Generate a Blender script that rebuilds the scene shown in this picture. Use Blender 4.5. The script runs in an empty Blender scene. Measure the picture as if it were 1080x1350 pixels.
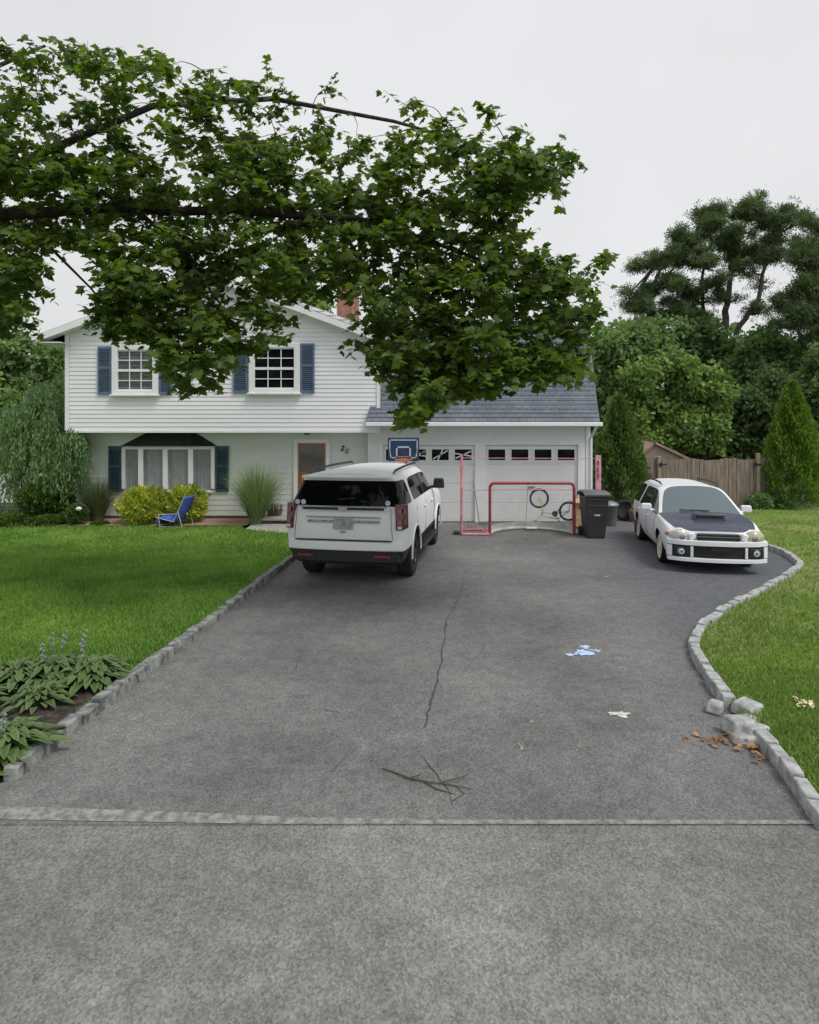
import bpy, bmesh, math, random
import numpy as np
from mathutils import Vector, Matrix
random.seed(7); RNG = np.random.default_rng(7)
S = bpy.context.scene
COL = S.collection
F, CX, HY, H = 820.0, 540.0, 565.0, 2.6
R = math.radians
def P(px, py, d): return Vector(((px-CX)*d/F, d, H+(HY-py)*d/F))
def G(px, py, z=0.0):
    d = (H-z)*F/(py-HY); return Vector(((px-CX)*d/F, d, z))
# ---------------------------------------------------------------- materials
def nodes(name):
    m = bpy.data.materials.new(name); m.use_nodes = True
    nt = m.node_tree; b = nt.nodes['Principled BSDF']
    return m, nt, b
def N(nt, t, **kw):
    n = nt.nodes.new(t)
    for k, v in kw.items():
        if k in n.inputs: n.inputs[k].default_value = v
        else: setattr(n, k, v)
    return n
def rgba(c): return (c[0], c[1], c[2], 1)
def mul(c, f): return tuple(min(1, x*f) for x in c)
def mat(name, col, rough=.6, metal=0, var=.12, scale=6, bump=0, bscale=60, col2=None, spec=.5, stretch=None, coat=0):
    m, nt, b = nodes(name); L = nt.links
    tc = N(nt, 'ShaderNodeTexCoord'); src = tc.outputs['Object']
    if stretch:
        mp = N(nt, 'ShaderNodeMapping'); mp.inputs['Scale'].default_value = stretch
        L.new(src, mp.inputs['Vector']); src = mp.outputs[0]
    no = N(nt, 'ShaderNodeTexNoise', Scale=scale, Detail=6.0, Roughness=.6); L.new(src, no.inputs['Vector'])
    cr = N(nt, 'ShaderNodeValToRGB'); e = cr.color_ramp.elements
    e[0].position = .38; e[1].position = .62
    e[0].color = rgba(mul(col, 1-var)); e[1].color = rgba(col2 if col2 else mul(col, 1+var))
    L.new(no.outputs['Fac'], cr.inputs[0]); L.new(cr.outputs[0], b.inputs['Base Color'])
    b.inputs['Roughness'].default_value = rough; b.inputs['Metallic'].default_value = metal
    b.inputs['Specular IOR Level'].default_value = spec; b.inputs['Coat Weight'].default_value = coat
    b.inputs['Coat Roughness'].default_value = .08
    if bump:
        n2 = N(nt, 'ShaderNodeTexNoise', Scale=bscale, Detail=5.0); L.new(src, n2.inputs['Vector'])
        bp = N(nt, 'ShaderNodeBump', Strength=bump, Distance=.01); L.new(n2.outputs['Fac'], bp.inputs['Height'])
        L.new(bp.outputs[0], b.inputs['Normal'])
    return m
def leafmat(name, a, c, trans=.35, rough=.5, big=None):
    """a..c : colour range picked per leaf through the 'tone' attribute"""
    m, nt, b = nodes(name); L = nt.links
    at = N(nt, 'ShaderNodeAttribute', attribute_name='tone')
    cr = N(nt, 'ShaderNodeValToRGB'); e = cr.color_ramp.elements
    e[0].color = rgba(a); e[1].color = rgba(c)
    L.new(at.outputs['Fac'], cr.inputs[0]); L.new(cr.outputs[0], b.inputs['Base Color'])
    b.inputs['Roughness'].default_value = rough; b.inputs['Specular IOR Level'].default_value = .3
    tr = N(nt, 'ShaderNodeBsdfTranslucent')
    hs = N(nt, 'ShaderNodeHueSaturation', Saturation=1.15, Value=1.5); L.new(cr.outputs[0], hs.inputs['Color'])
    L.new(hs.outputs[0], tr.inputs['Color'])
    mx = N(nt, 'ShaderNodeMixShader'); mx.inputs[0].default_value = trans
    L.new(b.outputs[0], mx.inputs[1]); L.new(tr.outputs[0], mx.inputs[2])
    L.new(mx.outputs[0], nt.nodes['Material Output'].inputs['Surface'])
    return m
def glassmat(name, tint, fac, rough=.05, see=0.0):
    m, nt, b = nodes(name); L = nt.links
    b.inputs['Base Color'].default_value = rgba(tint); b.inputs['Roughness'].default_value = rough
    b.inputs['Specular IOR Level'].default_value = fac
    no = N(nt, 'ShaderNodeTexNoise', Scale=1.3, Detail=2.0); tc = N(nt, 'ShaderNodeTexCoord'); L.new(tc.outputs['Object'], no.inputs['Vector'])
    bp = N(nt, 'ShaderNodeBump', Strength=.06, Distance=.05); L.new(no.outputs['Fac'], bp.inputs['Height']); L.new(bp.outputs[0], b.inputs['Normal'])
    if see:
        tp = N(nt, 'ShaderNodeBsdfTransparent'); mx = N(nt, 'ShaderNodeMixShader'); mx.inputs[0].default_value = see
        L.new(b.outputs[0], mx.inputs[1]); L.new(tp.outputs[0], mx.inputs[2]); L.new(mx.outputs[0], nt.nodes['Material Output'].inputs['Surface'])
    return m
M = {}
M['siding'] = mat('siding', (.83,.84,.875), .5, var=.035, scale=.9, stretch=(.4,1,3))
M['siding_shaded'] = mat('siding_shaded', (.71,.75,.73), .5, var=.05, scale=.8, stretch=(.4,1,2))  # same white siding; the overhang's shade is put into this darker, greener colour
M['trim'] = mat('trim', (.82,.83,.84), .4, var=.04, scale=3)
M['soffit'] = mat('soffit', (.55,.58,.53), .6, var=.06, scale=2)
M['garage'] = mat('garage_door_paint', (.78,.815,.80), .45, var=.03, scale=1.5)
M['shutter'] = mat('shutter_paint', (.115,.165,.26), .5, var=.15, scale=8)
M['shutter_dark'] = mat('shutter_teal', (.03,.07,.11), .5, var=.2, scale=8)
M['black'] = mat('black_paint', (.012,.012,.014), .45, var=.2)
M['canopy_roof'] = mat('bay_roof_shingle', (.016,.024,.022), .8, var=.4, scale=25, bump=.5)
M['brick_found'] = mat('foundation', (.10,.06,.05), .9, var=.3, scale=10)
M['wood_door'] = mat('door_wood', (.34,.15,.055), .45, var=.3, scale=5, stretch=(12,12,.8))
M['darkglass'] = glassmat('dark_window_glass', (.006,.008,.010), .12)
M['winglass'] = glassmat('window_glass', (.04,.05,.05), .8, see=.75)
M['stormglass'] = glassmat('storm_glass', (.16,.15,.14), .8, see=.45)
M['curtain'] = mat('curtain_cloth', (.46,.49,.52), .9, var=.08, scale=5)
M['blind'] = mat('window_blind', (.20,.23,.24), .8, var=.2, scale=5)
M['brick'] = mat('chimney_brick', (.42,.20,.15), .9, var=.3, scale=12, bump=.5)
M['white_metal'] = mat('white_metal', (.8,.8,.8), .35, var=.03)
M['concrete'] = mat('concrete', (.36,.35,.32), .9, var=.2, scale=8, bump=.4)
M['stone_dark'] = mat('riser_stone', (.10,.09,.08), .95, var=.5, scale=9, bump=.5)
M['curbstone'] = mat('curb_granite', (.20,.21,.20), .9, var=.5, scale=9, bump=.8, bscale=50)
M['curbpale'] = mat('curb_granite_pale', (.36,.37,.37), .9, var=.3, scale=9, bump=.8, bscale=50)
M['mulch'] = mat('mulch', (.40,.26,.19), .95, var=.4, scale=30, bump=1, bscale=80)
M['soil'] = mat('soil', (.045,.036,.028), .95, var=.6, scale=14, bump=1, bscale=60)
M['bark'] = mat('bark', (.035,.027,.022), .9, var=.5, scale=10, bump=1, bscale=30)
M['bark_pine'] = mat('pine_bark', (.07,.055,.045), .9, var=.4, scale=8)
M['fence'] = mat('fence_wood', (.25,.195,.165), .85, var=.3, scale=3, stretch=(7,1,.6), bump=.4)
M['fence_post'] = mat('post_wood', (.30,.27,.20), .85, var=.2, scale=4)
M['vinyl'] = mat('vinyl', (.72,.74,.76), .4, var=.03)
M['carwhite'] = mat('white_car_paint', (.80,.82,.85), .42, var=.01, scale=1, coat=.12, spec=.25)
M['suvwhite'] = mat('suv_paint', (.78,.81,.81), .42, var=.01, scale=1, coat=.12, spec=.25)
M['carhood'] = mat('dark_hood', (.045,.055,.085), .45, var=.15, scale=9, coat=.15)
M['rubber'] = mat('rubber', (.012,.012,.013), .85, var=.2)
M['blackplastic'] = mat('black_plastic', (.014,.015,.017), .5, var=.15)
M['rim_dark'] = mat('rim_dark', (.035,.037,.042), .35, metal=.6)
M['rim_white'] = mat('rim_white', (.70,.69,.64), .4, var=.06)
M['carglass'] = glassmat('privacy_glass', (.004,.005,.006), .2)
M['windscreen'] = glassmat('windscreen', (.075,.11,.13), 1.4, .08)
M['sideglass'] = glassmat('side_glass', (.02,.025,.028), .8)
M['redlens'] = mat('red_lens', (.075,.010,.012), .18, var=.3, scale=20, coat=.6)
M['redlit'] = mat('red_lens_bright', (.20,.035,.038), .25, var=.3, scale=25, coat=.5)
M['clearlens'] = mat('clear_lens', (.55,.54,.50), .12, var=.25, scale=18, coat=1)
M['amber'] = mat('amber_lens', (.65,.22,.04), .2, var=.1, coat=1)
M['yellowlens'] = mat('aged_lens', (.42,.40,.28), .2, var=.2, scale=14, coat=1)
M['chrome'] = mat('chrome', (.55,.56,.58), .2, metal=1, var=.03)
M['plate'] = mat('plate_blur', (.30,.32,.31), .5, var=.3, scale=16)
M['red_pipe'] = mat('goal_red', (.33,.045,.06), .4, var=.25, scale=9)
M['pink_pipe'] = mat('faded_pink', (.66,.27,.31), .5, var=.2, scale=7)
M['pink_pad'] = mat('pink_banner', (.72,.34,.46), .6, var=.25, scale=7)
M['net'] = mat('net_cord', (.66,.66,.64), .8, var=.05)
M['netbase'] = mat('goal_base_pad', (.52,.53,.50), .7, var=.12, scale=5)
M['bin'] = mat('bin_plastic', (.048,.044,.044), .5, var=.12, scale=3)
M['binlid'] = mat('bin_lid', (.12,.13,.13), .42, var=.1, scale=3)
M['cardboard'] = mat('cardboard', (.52,.32,.18), .85, var=.2, scale=6)
M['hoopblue'] = mat('backboard_blue', (.012,.035,.085), .3, var=.15)
M['hoopline'] = mat('backboard_line', (.42,.52,.62), .4, var=.05)
M['hooprim'] = mat('hoop_rim', (.62,.10,.05), .4, var=.1)
M['hoopin'] = mat('backboard_inner', (.025,.022,.06), .3, var=.15)
M['chair_blue'] = mat('chair_cloth', (.06,.13,.62), .7, var=.35, scale=18)
M['chair_frame'] = mat('chair_frame', (.50,.53,.57), .35, metal=.4)
M['lime'] = mat('bike_lime', (.50,.60,.10), .4, var=.1)
M['tarp'] = mat('shed_roof', (.34,.25,.19), .85, var=.15, scale=4)
M['shedwall'] = mat('shed_wall', (.42,.33,.27), .8, var=.12, scale=4)
M['terracotta'] = mat('terracotta', (.22,.13,.09), .85, var=.3)
M['chalkblue'] = mat('chalk_blue', (.32,.48,.80), .9, var=.25, scale=16, col2=(.62,.76,.95))
M['chalkwhite'] = mat('chalk_white', (.58,.60,.58), .9, var=.15, scale=14)
M['crack'] = mat('crack_dark', (.055,.055,.056), .95)
M['deadleaf'] = leafmat('dead_leaf', (.20,.10,.05), (.50,.30,.15), .15)
M['debris'] = mat('dry_pale_husk', (.70,.62,.42), .8)
M['twig'] = mat('twig_bark', (.075,.058,.045), .9)
M['hopper'] = mat('sky_blue_sticker', (.55,.57,.70), .6, var=.2, scale=30)
M['lead'] = mat('grey_steel', (.25,.27,.28), .5, metal=.5)
def asphalt(name='asphalt', lo=(.128,.130,.133,1), hi=(.205,.205,.206,1), new=.75):
    m, nt, b = nodes(name); L = nt.links
    tc = N(nt, 'ShaderNodeTexCoord'); v = tc.outputs['Object']
    big = N(nt, 'ShaderNodeTexNoise', Scale=.45, Detail=5.0, Roughness=.6); L.new(v, big.inputs['Vector'])
    cr = N(nt, 'ShaderNodeValToRGB'); e = cr.color_ramp.elements; e[0].position=.38; e[1].position=.64
    e[0].color = lo; e[1].color = hi; L.new(big.outputs['Fac'], cr.inputs[0])
    # newer, bluer blacktop on the widened right side
    sp = N(nt, 'ShaderNodeSeparateXYZ'); L.new(v, sp.inputs[0])
    n2 = N(nt, 'ShaderNodeTexNoise', Scale=.9, Detail=4.0); L.new(v, n2.inputs['Vector'])
    # x - (a + b*y) + noise
    m1 = N(nt, 'ShaderNodeMath', operation='MULTIPLY_ADD'); L.new(sp.outputs['Y'], m1.inputs[0]); m1.inputs[1].default_value = -.17; m1.inputs[2].default_value = -1.75
    m2 = N(nt, 'ShaderNodeMath', operation='ADD'); L.new(sp.outputs['X'], m2.inputs[0]); L.new(m1.outputs[0], m2.inputs[1])
    m3 = N(nt, 'ShaderNodeMath', operation='MULTIPLY_ADD'); L.new(n2.outputs['Fac'], m3.inputs[0]); m3.inputs[1].default_value = 1.2; L.new(m2.outputs[0], m3.inputs[2])
    mr = N(nt, 'ShaderNodeMapRange'); mr.inputs['From Min'].default_value = .2; mr.inputs['From Max'].default_value = 1.3; mr.inputs['To Max'].default_value = new
    L.new(m3.outputs[0], mr.inputs['Value'])
    mx = N(nt, 'ShaderNodeMixRGB'); L.new(mr.outputs[0], mx.inputs[0]); L.new(cr.outputs[0], mx.inputs[1]); mx.inputs[2].default_value = (.100,.110,.130,1)
    # aggregate speckle
    vo = N(nt, 'ShaderNodeTexVoronoi', Scale=85.0); L.new(v, vo.inputs['Vector'])
    c2 = N(nt, 'ShaderNodeValToRGB'); e = c2.color_ramp.elements; e[0].position=0; e[1].position=1
    e[0].color=(.48,.48,.48,1); e[1].color=(1.52,1.51,1.47,1); L.new(vo.outputs['Color'], c2.inputs[0])
    n5 = N(nt, 'ShaderNodeTexNoise', Scale=6.0, Detail=8.0, Roughness=.8); L.new(v, n5.inputs['Vector'])
    c5 = N(nt, 'ShaderNodeValToRGB'); e = c5.color_ramp.elements; e[0].position=.32; e[1].position=.68
    e[0].color=(.72,.72,.71,1); e[1].color=(1.25,1.24,1.22,1); L.new(n5.outputs['Fac'], c5.inputs[0])
    mm = N(nt, 'ShaderNodeMixRGB', blend_type='MULTIPLY'); mm.inputs[0].default_value = .85; L.new(mx.outputs[0], mm.inputs[1]); L.new(c2.outputs[0], mm.inputs[2])
    mm2 = N(nt, 'ShaderNodeMixRGB', blend_type='MULTIPLY'); mm2.inputs[0].default_value = .9; L.new(mm.outputs[0], mm2.inputs[1]); L.new(c5.outputs[0], mm2.inputs[2])
    L.new(mm2.outputs[0], b.inputs['Base Color']); b.inputs['Roughness'].default_value = .85; b.inputs['Specular IOR Level'].default_value = .3
    bp = N(nt, 'ShaderNodeBump', Strength=.5, Distance=.006); L.new(vo.outputs['Distance'], bp.inputs['Height']); L.new(bp.outputs[0], b.inputs['Normal'])
    return m
M['asphalt'] = asphalt()
M['road'] = asphalt('road_asphalt', (.16,.16,.158,1), (.25,.248,.242,1), 0)
M['gutter'] = mat('gutter_concrete', (.23,.228,.215), .9, var=.35, scale=16, bump=.5)
def lawnmat(name, a, c, dry, dryamt):
    m, nt, b = nodes(name); L = nt.links
    tc = N(nt, 'ShaderNodeTexCoord'); v = tc.outputs['Object']
    n1 = N(nt, 'ShaderNodeTexNoise', Scale=.7, Detail=7.0, Roughness=.65); L.new(v, n1.inputs['Vector'])
    cr = N(nt, 'ShaderNodeValToRGB'); e = cr.color_ramp.elements; e[0].position=.35; e[1].position=.65; e[0].color=rgba(a); e[1].color=rgba(c)
    L.new(n1.outputs['Fac'], cr.inputs[0])
    n2 = N(nt, 'ShaderNodeTexNoise', Scale=.45, Detail=5.0, Roughness=.7); n2.noise_dimensions='4D'; n2.inputs['W'].default_value=3.0; L.new(v, n2.inputs['Vector'])
    c2 = N(nt, 'ShaderNodeValToRGB'); e = c2.color_ramp.elements; e[0].position=.62-dryamt; e[1].position=.80-dryamt*.6; e[0].color=(0,0,0,1); e[1].color=(1,1,1,1)
    L.new(n2.outputs['Fac'], c2.inputs[0])
    mx = N(nt, 'ShaderNodeMixRGB'); L.new(c2.outputs[0], mx.inputs[0]); L.new(cr.outputs[0], mx.inputs[1]); mx.inputs[2].default_value = rgba(dry)
    n3 = N(nt, 'ShaderNodeTexNoise', Scale=45.0, Detail=4.0); L.new(v, n3.inputs['Vector'])
    c3 = N(nt, 'ShaderNodeValToRGB'); e = c3.color_ramp.elements; e[0].position=.3; e[1].position=.7; e[0].color=(.5,.5,.5,1); e[1].color=(1.35,1.35,1.3,1); L.new(n3.outputs['Fac'], c3.inputs[0])
    mm = N(nt, 'ShaderNodeMixRGB', blend_type='MULTIPLY'); mm.inputs[0].default_value=.8; L.new(mx.outputs[0], mm.inputs[1]); L.new(c3.outputs[0], mm.inputs[2])
    L.new(mm.outputs[0], b.inputs['Base Color']); b.inputs['Roughness'].default_value=.9; b.inputs['Specular IOR Level'].default_value=.15
    bp = N(nt, 'ShaderNodeBump', Strength=1.0, Distance=.03); L.new(n3.outputs['Fac'], bp.inputs['Height']); L.new(bp.outputs[0], b.inputs['Normal'])
    return m
M['lawn_l'] = lawnmat('lawn_left', (.095,.190,.036), (.21,.35,.065), (.27,.38,.09), .06)
M['lawn_r'] = lawnmat('lawn_right', (.13,.20,.05), (.22,.32,.075), (.38,.34,.17), .15)
M['earth'] = mat('earth', (.045,.06,.025), .95, var=.4, scale=1.5)
def grassblade(name, a, c, dry):
    m = leafmat(name, a, c, .3, .6); nt = m.node_tree; L = nt.links
    cr = [n for n in nt.nodes if n.type == 'VALTORGB'][0]
    e = cr.color_ramp.elements.new(.88); e.color = rgba(c); cr.color_ramp.elements[-1].color = rgba(dry)
    return m
M['blade_l'] = grassblade('grass_blades', (.085,.19,.035), (.27,.43,.09), (.42,.48,.16))
M['blade_r'] = grassblade('grass_blades_dry', (.12,.21,.045), (.26,.37,.09), (.50,.44,.24))
def shingle():
    m, nt, b = nodes('roof_shingle'); L = nt.links
    uv = N(nt, 'ShaderNodeUVMap'); uv.uv_map = 'UVMap'
    br = N(nt, 'ShaderNodeTexBrick'); L.new(uv.outputs[0], br.inputs['Vector'])
    br.inputs['Scale'].default_value = 1; br.inputs['Brick Width'].default_value = .22; br.inputs['Row Height'].default_value = .14
    br.inputs['Mortar Size'].default_value = .010; br.inputs['Mortar Smooth'].default_value = .3
    br.inputs['Color1'].default_value = (.145,.165,.205,1); br.inputs['Color2'].default_value = (.185,.205,.245,1); br.inputs['Mortar'].default_value = (.105,.12,.15,1)
    no = N(nt, 'ShaderNodeTexNoise', Scale=1.1, Detail=6.0); L.new(uv.outputs[0], no.inputs['Vector'])
    cr = N(nt, 'ShaderNodeValToRGB'); e = cr.color_ramp.elements; e[0].position=.3; e[1].position=.7; e[0].color=(.78,.78,.80,1); e[1].color=(1.2,1.2,1.18,1); L.new(no.outputs['Fac'], cr.inputs[0])
    mm = N(nt, 'ShaderNodeMixRGB', blend_type='MULTIPLY'); mm.inputs[0].default_value=1; L.new(br.outputs['Color'], mm.inputs[1]); L.new(cr.outputs[0], mm.inputs[2])
    L.new(mm.outputs[0], b.inputs['Base Color']); b.inputs['Roughness'].default_value=.9
    bp = N(nt, 'ShaderNodeBump', Strength=.6, Distance=.01); L.new(br.outputs['Fac'], bp.inputs['Height']); bp.invert = True; L.new(bp.outputs[0], b.inputs['Normal'])
    return m
M['shingle'] = shingle()
M['maple'] = leafmat('shade_tree_leaf', (.035,.075,.018), (.16,.24,.036), .48)
M['pine'] = leafmat('pine_needle', (.06,.10,.042), (.16,.225,.09), .3)
M['bright'] = leafmat('bright_leaf', (.07,.15,.04), (.29,.41,.12), .35)
M['mid'] = leafmat('mid_leaf', (.09,.16,.055), (.25,.37,.14), .38)
M['dark'] = leafmat('dark_leaf', (.055,.10,.038), (.18,.27,.10), .35)
M['arbor'] = leafmat('arborvitae_leaf', (.07,.15,.028), (.19,.30,.05), .3)
M['arbor_dk'] = leafmat('arborvitae_dark_leaf', (.055,.11,.032), (.15,.23,.06), .3)
M['weeping'] = leafmat('weeping_leaf', (.09,.17,.07), (.26,.40,.17), .35)
M['yellowbush'] = leafmat('golden_leaf', (.13,.24,.04), (.66,.66,.12), .35)
M['ornament'] = leafmat('ornamental_blade', (.12,.19,.07), (.32,.42,.19), .35)
M['orn_dark'] = leafmat('ornamental_dark_blade', (.06,.09,.04), (.18,.23,.10), .3)
M['straw'] = mat('straw', (.20,.12,.065), .9, var=.3)
M['hosta'] = leafmat('hosta_leaf', (.055,.115,.035), (.21,.29,.12), .25, .4)
M['stalk'] = mat('flower_stem', (.12,.16,.09), .8)
M['lilac'] = mat('lilac_flower', (.26,.27,.33), .7)
M['groundcover'] = leafmat('groundcover_leaf', (.045,.09,.02), (.14,.22,.045), .25)
# ---------------------------------------------------------------- object helpers
def tag(o, label=None, cat=None, group=None, kind=None):
    if label: o['label'] = label
    if cat: o['category'] = cat
    if group: o['group'] = group
    if kind: o['kind'] = kind
    return o
WM = {}
def empty(name, loc, rz=0, label=None, cat=None, group=None):
    o = bpy.data.objects.new(name, None); COL.objects.link(o); o.location = loc; o.rotation_euler.z = rz
    WM[o.name] = Matrix.LocRotScale(Vector(loc), Matrix.Rotation(rz,3,'Z').to_quaternion(), Vector((1,1,1)))
    return tag(o, label, cat, group)
class MB:
    def __init__(s): s.v = []; s.f = []; s.m = []; s.uv = None
    def add(s, vs, fs, mi=0):
        n = len(s.v); s.v += [tuple(v) for v in vs]; s.f += [tuple(i+n for i in f) for f in fs]; s.m += [mi]*len(fs); return s
    def box(s, c, size, rz=0, rot=None, mi=0, taper=1.0):
        hx, hy, hz = size[0]/2, size[1]/2, size[2]/2
        Rm = rot if rot else Matrix.Rotation(rz, 3, 'Z'); c = Vector(c); vs = []
        for z in (-1,1):
            t = taper if z > 0 else 1
            for x, y in ((-1,-1),(1,-1),(1,1),(-1,1)): vs.append(c + Rm @ Vector((x*hx*t, y*hy*t, z*hz)))
        return s.add(vs, [(0,3,2,1),(4,5,6,7),(0,1,5,4),(1,2,6,5),(2,3,7,6),(3,0,4,7)], mi)
    def bb(s, a, b, mi=0):
        return s.box([(a[i]+b[i])/2 for i in range(3)], [abs(b[i]-a[i]) for i in range(3)], mi=mi)
    def prism(s, poly, y0, y1, mi=0):   # poly in (x,z), extruded along y
        n = len(poly); vs = [(x,y0,z) for x,z in poly]+[(x,y1,z) for x,z in poly]
        fs = [tuple(range(n)), tuple(range(2*n-1, n-1, -1))]+[(i,(i+1)%n+0 if False else i+n,(i+1)%n+n,(i+1)%n) for i in range(n)]
        return s.add(vs, fs, mi)
    def slab(s, poly, z0, z1, mi=0):   # poly in (x,y)
        n = len(poly); vs = [(x,y,z0) for x,y in poly]+[(x,y,z1) for x,y in poly]
        fs = [tuple(range(n-1,-1,-1)), tuple(range(n,2*n))]+[(i,(i+1)%n,(i+1)%n+n,i+n) for i in range(n)]
        return s.add(vs, fs, mi)
    def tube(s, pts, r, n=8, closed=False, mi=0):
        pts = [Vector(p) for p in pts]; k = len(pts); rs = r if isinstance(r, (list,tuple)) else [r]*k
        vs = []; up = None
        for i, p in enumerate(pts):
            a = pts[i-1] if (i > 0 or closed) else p; b = pts[(i+1) % k] if (i < k-1 or closed) else p
            t = (b-a).normalized()
            if up is None: up = t.orthogonal().normalized()
            else:
                up = up - t*up.dot(t); up = up.normalized() if up.length > 1e-6 else t.orthogonal().normalized()
            w = t.cross(up)
            for j in range(n):
                an = 2*math.pi*j/n; vs.append(p + (up*math.cos(an)+w*math.sin(an))*rs[i])
        fs = []
        for i in range(k if closed else k-1):
            i2 = (i+1) % k
            for j in range(n): fs.append((i*n+j, i*n+(j+1)%n, i2*n+(j+1)%n, i2*n+j))
        if not closed: fs += [tuple(range(n-1,-1,-1)), tuple(range((k-1)*n, k*n))]
        return s.add(vs, fs, mi)
    def lathe(s, prof, c=(0,0,0), axis='z', n=24, mi=0):  # prof: (r, h)
        vs = []; c = Vector(c)
        for r, h in prof:
            for j in range(n):
                a = 2*math.pi*j/n; u, w = r*math.cos(a), r*math.sin(a)
                vs.append(c + (Vector((u,w,h)) if axis == 'z' else Vector((h,u,w)) if axis == 'x' else Vector((w,h,u))))
        fs = []
        for i in range(len(prof)-1):
            for j in range(n): fs.append((i*n+j, i*n+(j+1)%n, (i+1)*n+(j+1)%n, (i+1)*n+j))
        return s.add(vs, fs, mi)
    def build(s, name, m, parent=None, world=False, smooth=False, bevel=0, seg=1, sub=0):
        me = bpy.data.meshes.new(name); me.from_pydata(s.v, [], s.f); 
        for x in (m if isinstance(m, list) else [m]): me.materials.append(M[x])
        me.polygons.foreach_set('material_index', s.m)
        bm = bmesh.new(); bm.from_mesh(me); bmesh.ops.recalc_face_normals(bm, faces=bm.faces); bm.to_mesh(me); bm.free()
        if smooth:
            me.polygons.foreach_set('use_smooth', [True]*len(me.polygons))
        o = bpy.data.objects.new(name, me); COL.objects.link(o)
        if parent:
            o.parent = parent
            if world and parent.name in WM: o.matrix_parent_inverse = WM[parent.name].inverted()
        if bevel:
            b = o.modifiers.new('bevel', 'BEVEL'); b.width = bevel; b.segments = seg; b.limit_method = 'ANGLE'
        if sub:
            b = o.modifiers.new('sub', 'SUBSURF'); b.levels = sub; b.render_levels = sub
        if smooth and not sub:
            try: 
                for e in me.edges: pass
                me.set_sharp_from_angle(angle=R(40))
            except Exception: pass
        return o
def inside(poly, x, y):
    x = np.asarray(x); y = np.asarray(y); r = np.zeros(x.shape, bool); n = len(poly)
    for i in range(n):
        x0, y0 = poly[i][0], poly[i][1]; x1, y1 = poly[(i+1)%n][0], poly[(i+1)%n][1]
        c = ((y0 > y) != (y1 > y)); xx = (x1-x0)*(y-y0)/((y1-y0) if y1 != y0 else 1e-9)+x0
        r ^= (c & (x < xx))
    return r
# leaf templates : verts (u across, v along, w out), tris
def T_maple():
    pts = [(0,0),(.16,.10),(.42,.08),(.32,.28),(.55,.48),(.28,.52),(.22,.70),(0,1.0),(-.22,.70),(-.28,.52),(-.55,.48),(-.32,.28),(-.42,.08),(-.16,.10)]
    v = [(0,.38,0)]+[(x,y,-.25*abs(x)-.12*(y-.4)**2) for x,y in pts]
    return np.array(v), [(0,i,i%14+1) for i in range(1,15)]
def T_leaf(w=.5):
    v = [(0,0,0),(w*.5,.35,.08),(w*.45,.7,.06),(0,1,-.1),(-w*.45,.7,.06),(-w*.5,.35,.08)]
    return np.array(v), [(0,1,2,3),(0,3,4,5)]
def T_quad(w=.6):
    v = [(0,0,0),(w*.5,.5,.12),(0,1,0),(-w*.5,.5,.12)]
    return np.array(v), [(0,1,2),(0,2,3)]
def T_blade():
    v = [(-.05,0,0),(.05,0,0),(.03,.6,.12),(0,1,.4)]
    return np.array(v), [(0,1,2),(0,2,3)]
def T_tuft():   # three crossed narrow needles fans
    v = []; f = []
    for k in range(4):
        a = -0.9+.6*k; n = len(v)
        v += [(0,0,0),(math.sin(a)-.1,math.cos(a),.25*(k%2)),(math.sin(a)+.12,math.cos(a)*.95,.25*(k%2))]; f.append((n,n+1,n+2))
    return np.array(v), f
def T_spray():
    v = [(0,0,0),(.22,.3,.0),(.12,.45,0),(.26,.65,0),(0,1,0),(-.26,.65,0),(-.12,.45,0),(-.22,.3,0)]
    return np.array(v), [(0,1,2,7),(2,3,4),(7,2,4),(7,4,5,6)]
def leaves(name, P0, D, U, size, tmpl, m, parent=None, world=False, tone=None, extra=None):
    """P0 base points, D direction of leaf (length axis), U approximate normal"""
    tv, tf = tmpl; n = len(P0)
    D = D/(np.linalg.norm(D, axis=1, keepdims=True)+1e-9)
    A = np.cross(D, U); A /= (np.linalg.norm(A, axis=1, keepdims=True)+1e-9); W = np.cross(A, D)
    size = np.broadcast_to(np.asarray(size, float), (n,))
    V = (P0[:,None,:] + size[:,None,None]*(A[:,None,:]*tv[None,:,0:1] + D[:,None,:]*tv[None,:,1:2] + W[:,None,:]*tv[None,:,2:3]))
    k = len(tv); V = V.reshape(-1,3)
    loops = np.concatenate([np.array(f) for f in tf]); lens = np.array([len(f) for f in tf])
    LI = (loops[None,:]+(np.arange(n)*k)[:,None]).ravel()
    LT = np.tile(lens, n); LS = np.concatenate([[0], np.cumsum(LT)[:-1]])
    me = bpy.data.meshes.new(name); me.vertices.add(len(V)); me.vertices.foreach_set('co', V.astype(np.float32).ravel())
    me.loops.add(len(LI)); me.loops.foreach_set('vertex_index', LI.astype(np.int32))
    me.polygons.add(len(LT)); me.polygons.foreach_set('loop_start', LS.astype(np.int32)); me.polygons.foreach_set('loop_total', LT.astype(np.int32))
    if tone is None: tone = RNG.random(n)
    at = me.attributes.new('tone', 'FLOAT', 'POINT'); at.data.foreach_set('value', np.repeat(np.clip(tone,0,1), k).astype(np.float32))
    me.update(calc_edges=True); me.materials.append(M[m])
    o = bpy.data.objects.new(name, me); COL.objects.link(o)
    if parent:
        o.parent = parent
        if world and parent.name in WM: o.matrix_parent_inverse = WM[parent.name].inverted()
    return o
def rdir(n): 
    v = RNG.normal(size=(n,3)); return v/np.linalg.norm(v, axis=1, keepdims=True)
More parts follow.
